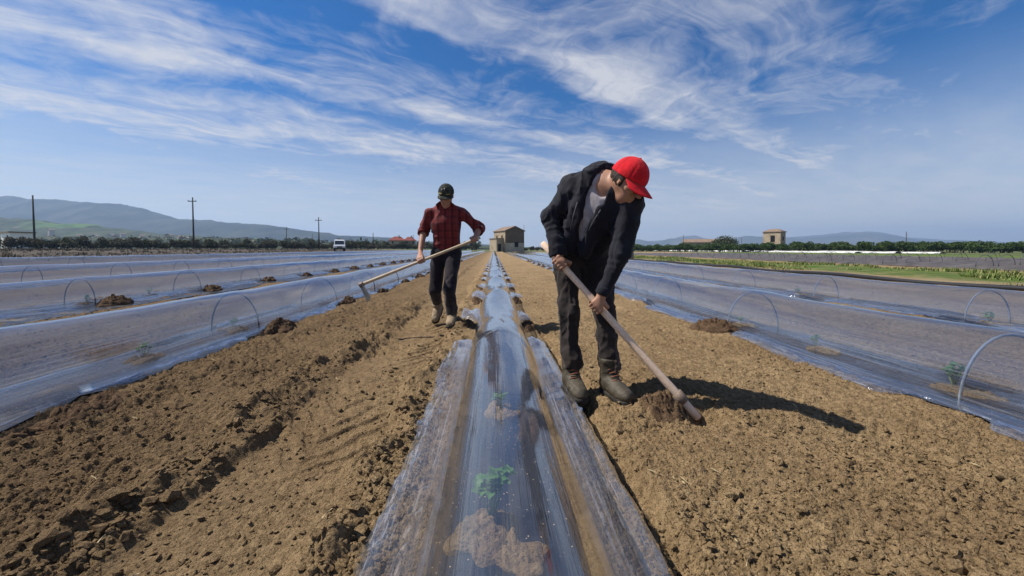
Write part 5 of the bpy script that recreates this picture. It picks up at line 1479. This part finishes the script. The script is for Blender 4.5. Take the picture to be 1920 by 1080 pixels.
ridge('foothills', [(-900, 50), (-400, 62), (-60, 60), (40, 58), (80, 54), (140, 50), (200, 42), (280, 34), (330, 29), (420, 25), (520, 20), (640, 16), (760, 13), (900, 10), (1000, 7)], 900, 260, M_H1, 5, .10, 420, 40)
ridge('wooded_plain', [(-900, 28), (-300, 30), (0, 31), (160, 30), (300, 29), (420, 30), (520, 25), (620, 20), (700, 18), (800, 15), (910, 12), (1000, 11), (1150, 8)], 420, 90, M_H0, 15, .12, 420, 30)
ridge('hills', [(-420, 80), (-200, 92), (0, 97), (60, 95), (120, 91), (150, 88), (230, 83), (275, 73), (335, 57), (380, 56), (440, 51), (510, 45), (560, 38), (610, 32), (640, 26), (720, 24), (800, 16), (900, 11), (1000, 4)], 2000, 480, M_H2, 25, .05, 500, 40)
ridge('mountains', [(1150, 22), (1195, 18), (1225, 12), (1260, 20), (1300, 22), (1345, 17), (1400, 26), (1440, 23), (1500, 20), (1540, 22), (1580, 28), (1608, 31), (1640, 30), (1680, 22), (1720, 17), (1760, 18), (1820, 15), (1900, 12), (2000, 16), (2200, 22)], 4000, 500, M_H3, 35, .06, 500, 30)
def snow():
    t = NT('snow_peak'); p = t.pos(); s = t.n('ShaderNodeSeparateXYZ'); t.l(p, s.inputs[0])
    n = t.noise(t.mapping(p, (.007, .007, .007)), 1, 6, .6)
    f = t.mapr(t.math('ADD', s.outputs[2], t.math('MULTIPLY', t.math('SUBTRACT', n, .5), 120)), 215, 245)
    return t.done(t.bsdf(t.mix(f, (.09, .09, .08), (.8, .8, .82)), .8, .2))
ridge('snow_mountains', [(1150, 10), (1200, 14), (1262, 19), (1278, 25), (1300, 26), (1318, 20), (1380, 15), (1450, 20), (1560, 29), (1590, 33), (1604, 31), (1625, 34), (1645, 32), (1680, 24), (1800, 14), (2100, 10)], 4700, 400, snow(), 45, .03, 400, 24)

# far farm buildings sprinkled on the foothills
sml = None
for i, (u, Y, z) in enumerate([(210, 760, 24), (222, 770, 26), (232, 765, 25), (318, 560, 16), (296, 520, 12), (340, 540, 12), (395, 520, 10), (180, 620, 18), (150, 640, 18), (470, 560, 11), (350, 700, 17), (268, 640, 17), (440, 640, 13), (30, 800, 40), (98, 700, 30)]):
    w_, d_, h_ = [(9, 7, 5), (12, 7, 4), (7, 7, 6)][i % 3]
    x = at(u, Y); M = xf((x, Y, z), math.radians(40 * math.sin(i * 2.2)))
    r_ = empty('far_house', (x, Y, z), 'tiny pale house far off among the trees on the left foothills', 'house', 'tiny houses on the foothills')
    wallbox(M, -w_ / 2, w_ / 2, -d_ / 2, d_ / 2, -14, h_).build('wall', M_PALE, r_); roof(M @ Matrix.Translation((0, -d_ / 2, 0)), w_, d_, h_, h_ + 2).build('roof', M_TILE, r_)
# scattered trees of the plain beyond the hedge, one far-off wood
def wood_mass():
    rg = np.random.default_rng(8); V = []; F = []
    N = 420
    for i in range(N):
        Y = rg.uniform(230, 640); u = rg.uniform(-150, 900); x = at(u, Y); w_ = rg.uniform(4, 9); h = rg.uniform(3.5, 8.5)
        zb = np.interp(Y, [230, 420, 640], [0, 9, 10]) * np.interp(u, [-150, 400, 900], [1.2, 1.0, .35]) 
        m = 34; d = rg.normal(size=(m, 3)); d /= np.linalg.norm(d, axis=1)[:, None]
        P = d * np.array([w_ / 2, w_ / 2, h / 2]) * rg.uniform(.5, 1, (m, 1)) + np.array([x, Y, zb + h * .45])
        A = rg.normal(size=(m, 3)); A /= np.linalg.norm(A, axis=1)[:, None]; B = np.cross(A, rg.normal(size=(m, 3))); B /= np.linalg.norm(B, axis=1)[:, None]
        s = .14 * w_
        q = np.stack([P - A * s, P - B * s, P + A * s, P + B * s], 1).reshape(-1, 3); V.append(q)
    V = np.concatenate(V); F = np.arange(len(V)).reshape(-1, 4)
    tag(mk('far_wood', V, F, M_CR_F, smooth=False), 'scattered dark trees of the plain far beyond the left hedge', 'trees', kind='stuff')
wood_mass()

# ---- the air
t = NT('air')
pv = t.n('ShaderNodeVolumePrincipled'); pv.inputs['Color'].default_value = (.42, .62, .95, 1); pv.inputs['Density'].default_value = HAZE = 2.1e-4
pv.inputs['Anisotropy'].default_value = .2
t.l(pv.outputs[0], t.out.inputs['Volume'])
q = MB(); q.box((0, 2650, 147), (18000, 6100, 306)); hz_ = q.build('haze', t.m); tag(hz_, 'thin blue air between the field and the mountains', 'haze', kind='stuff')
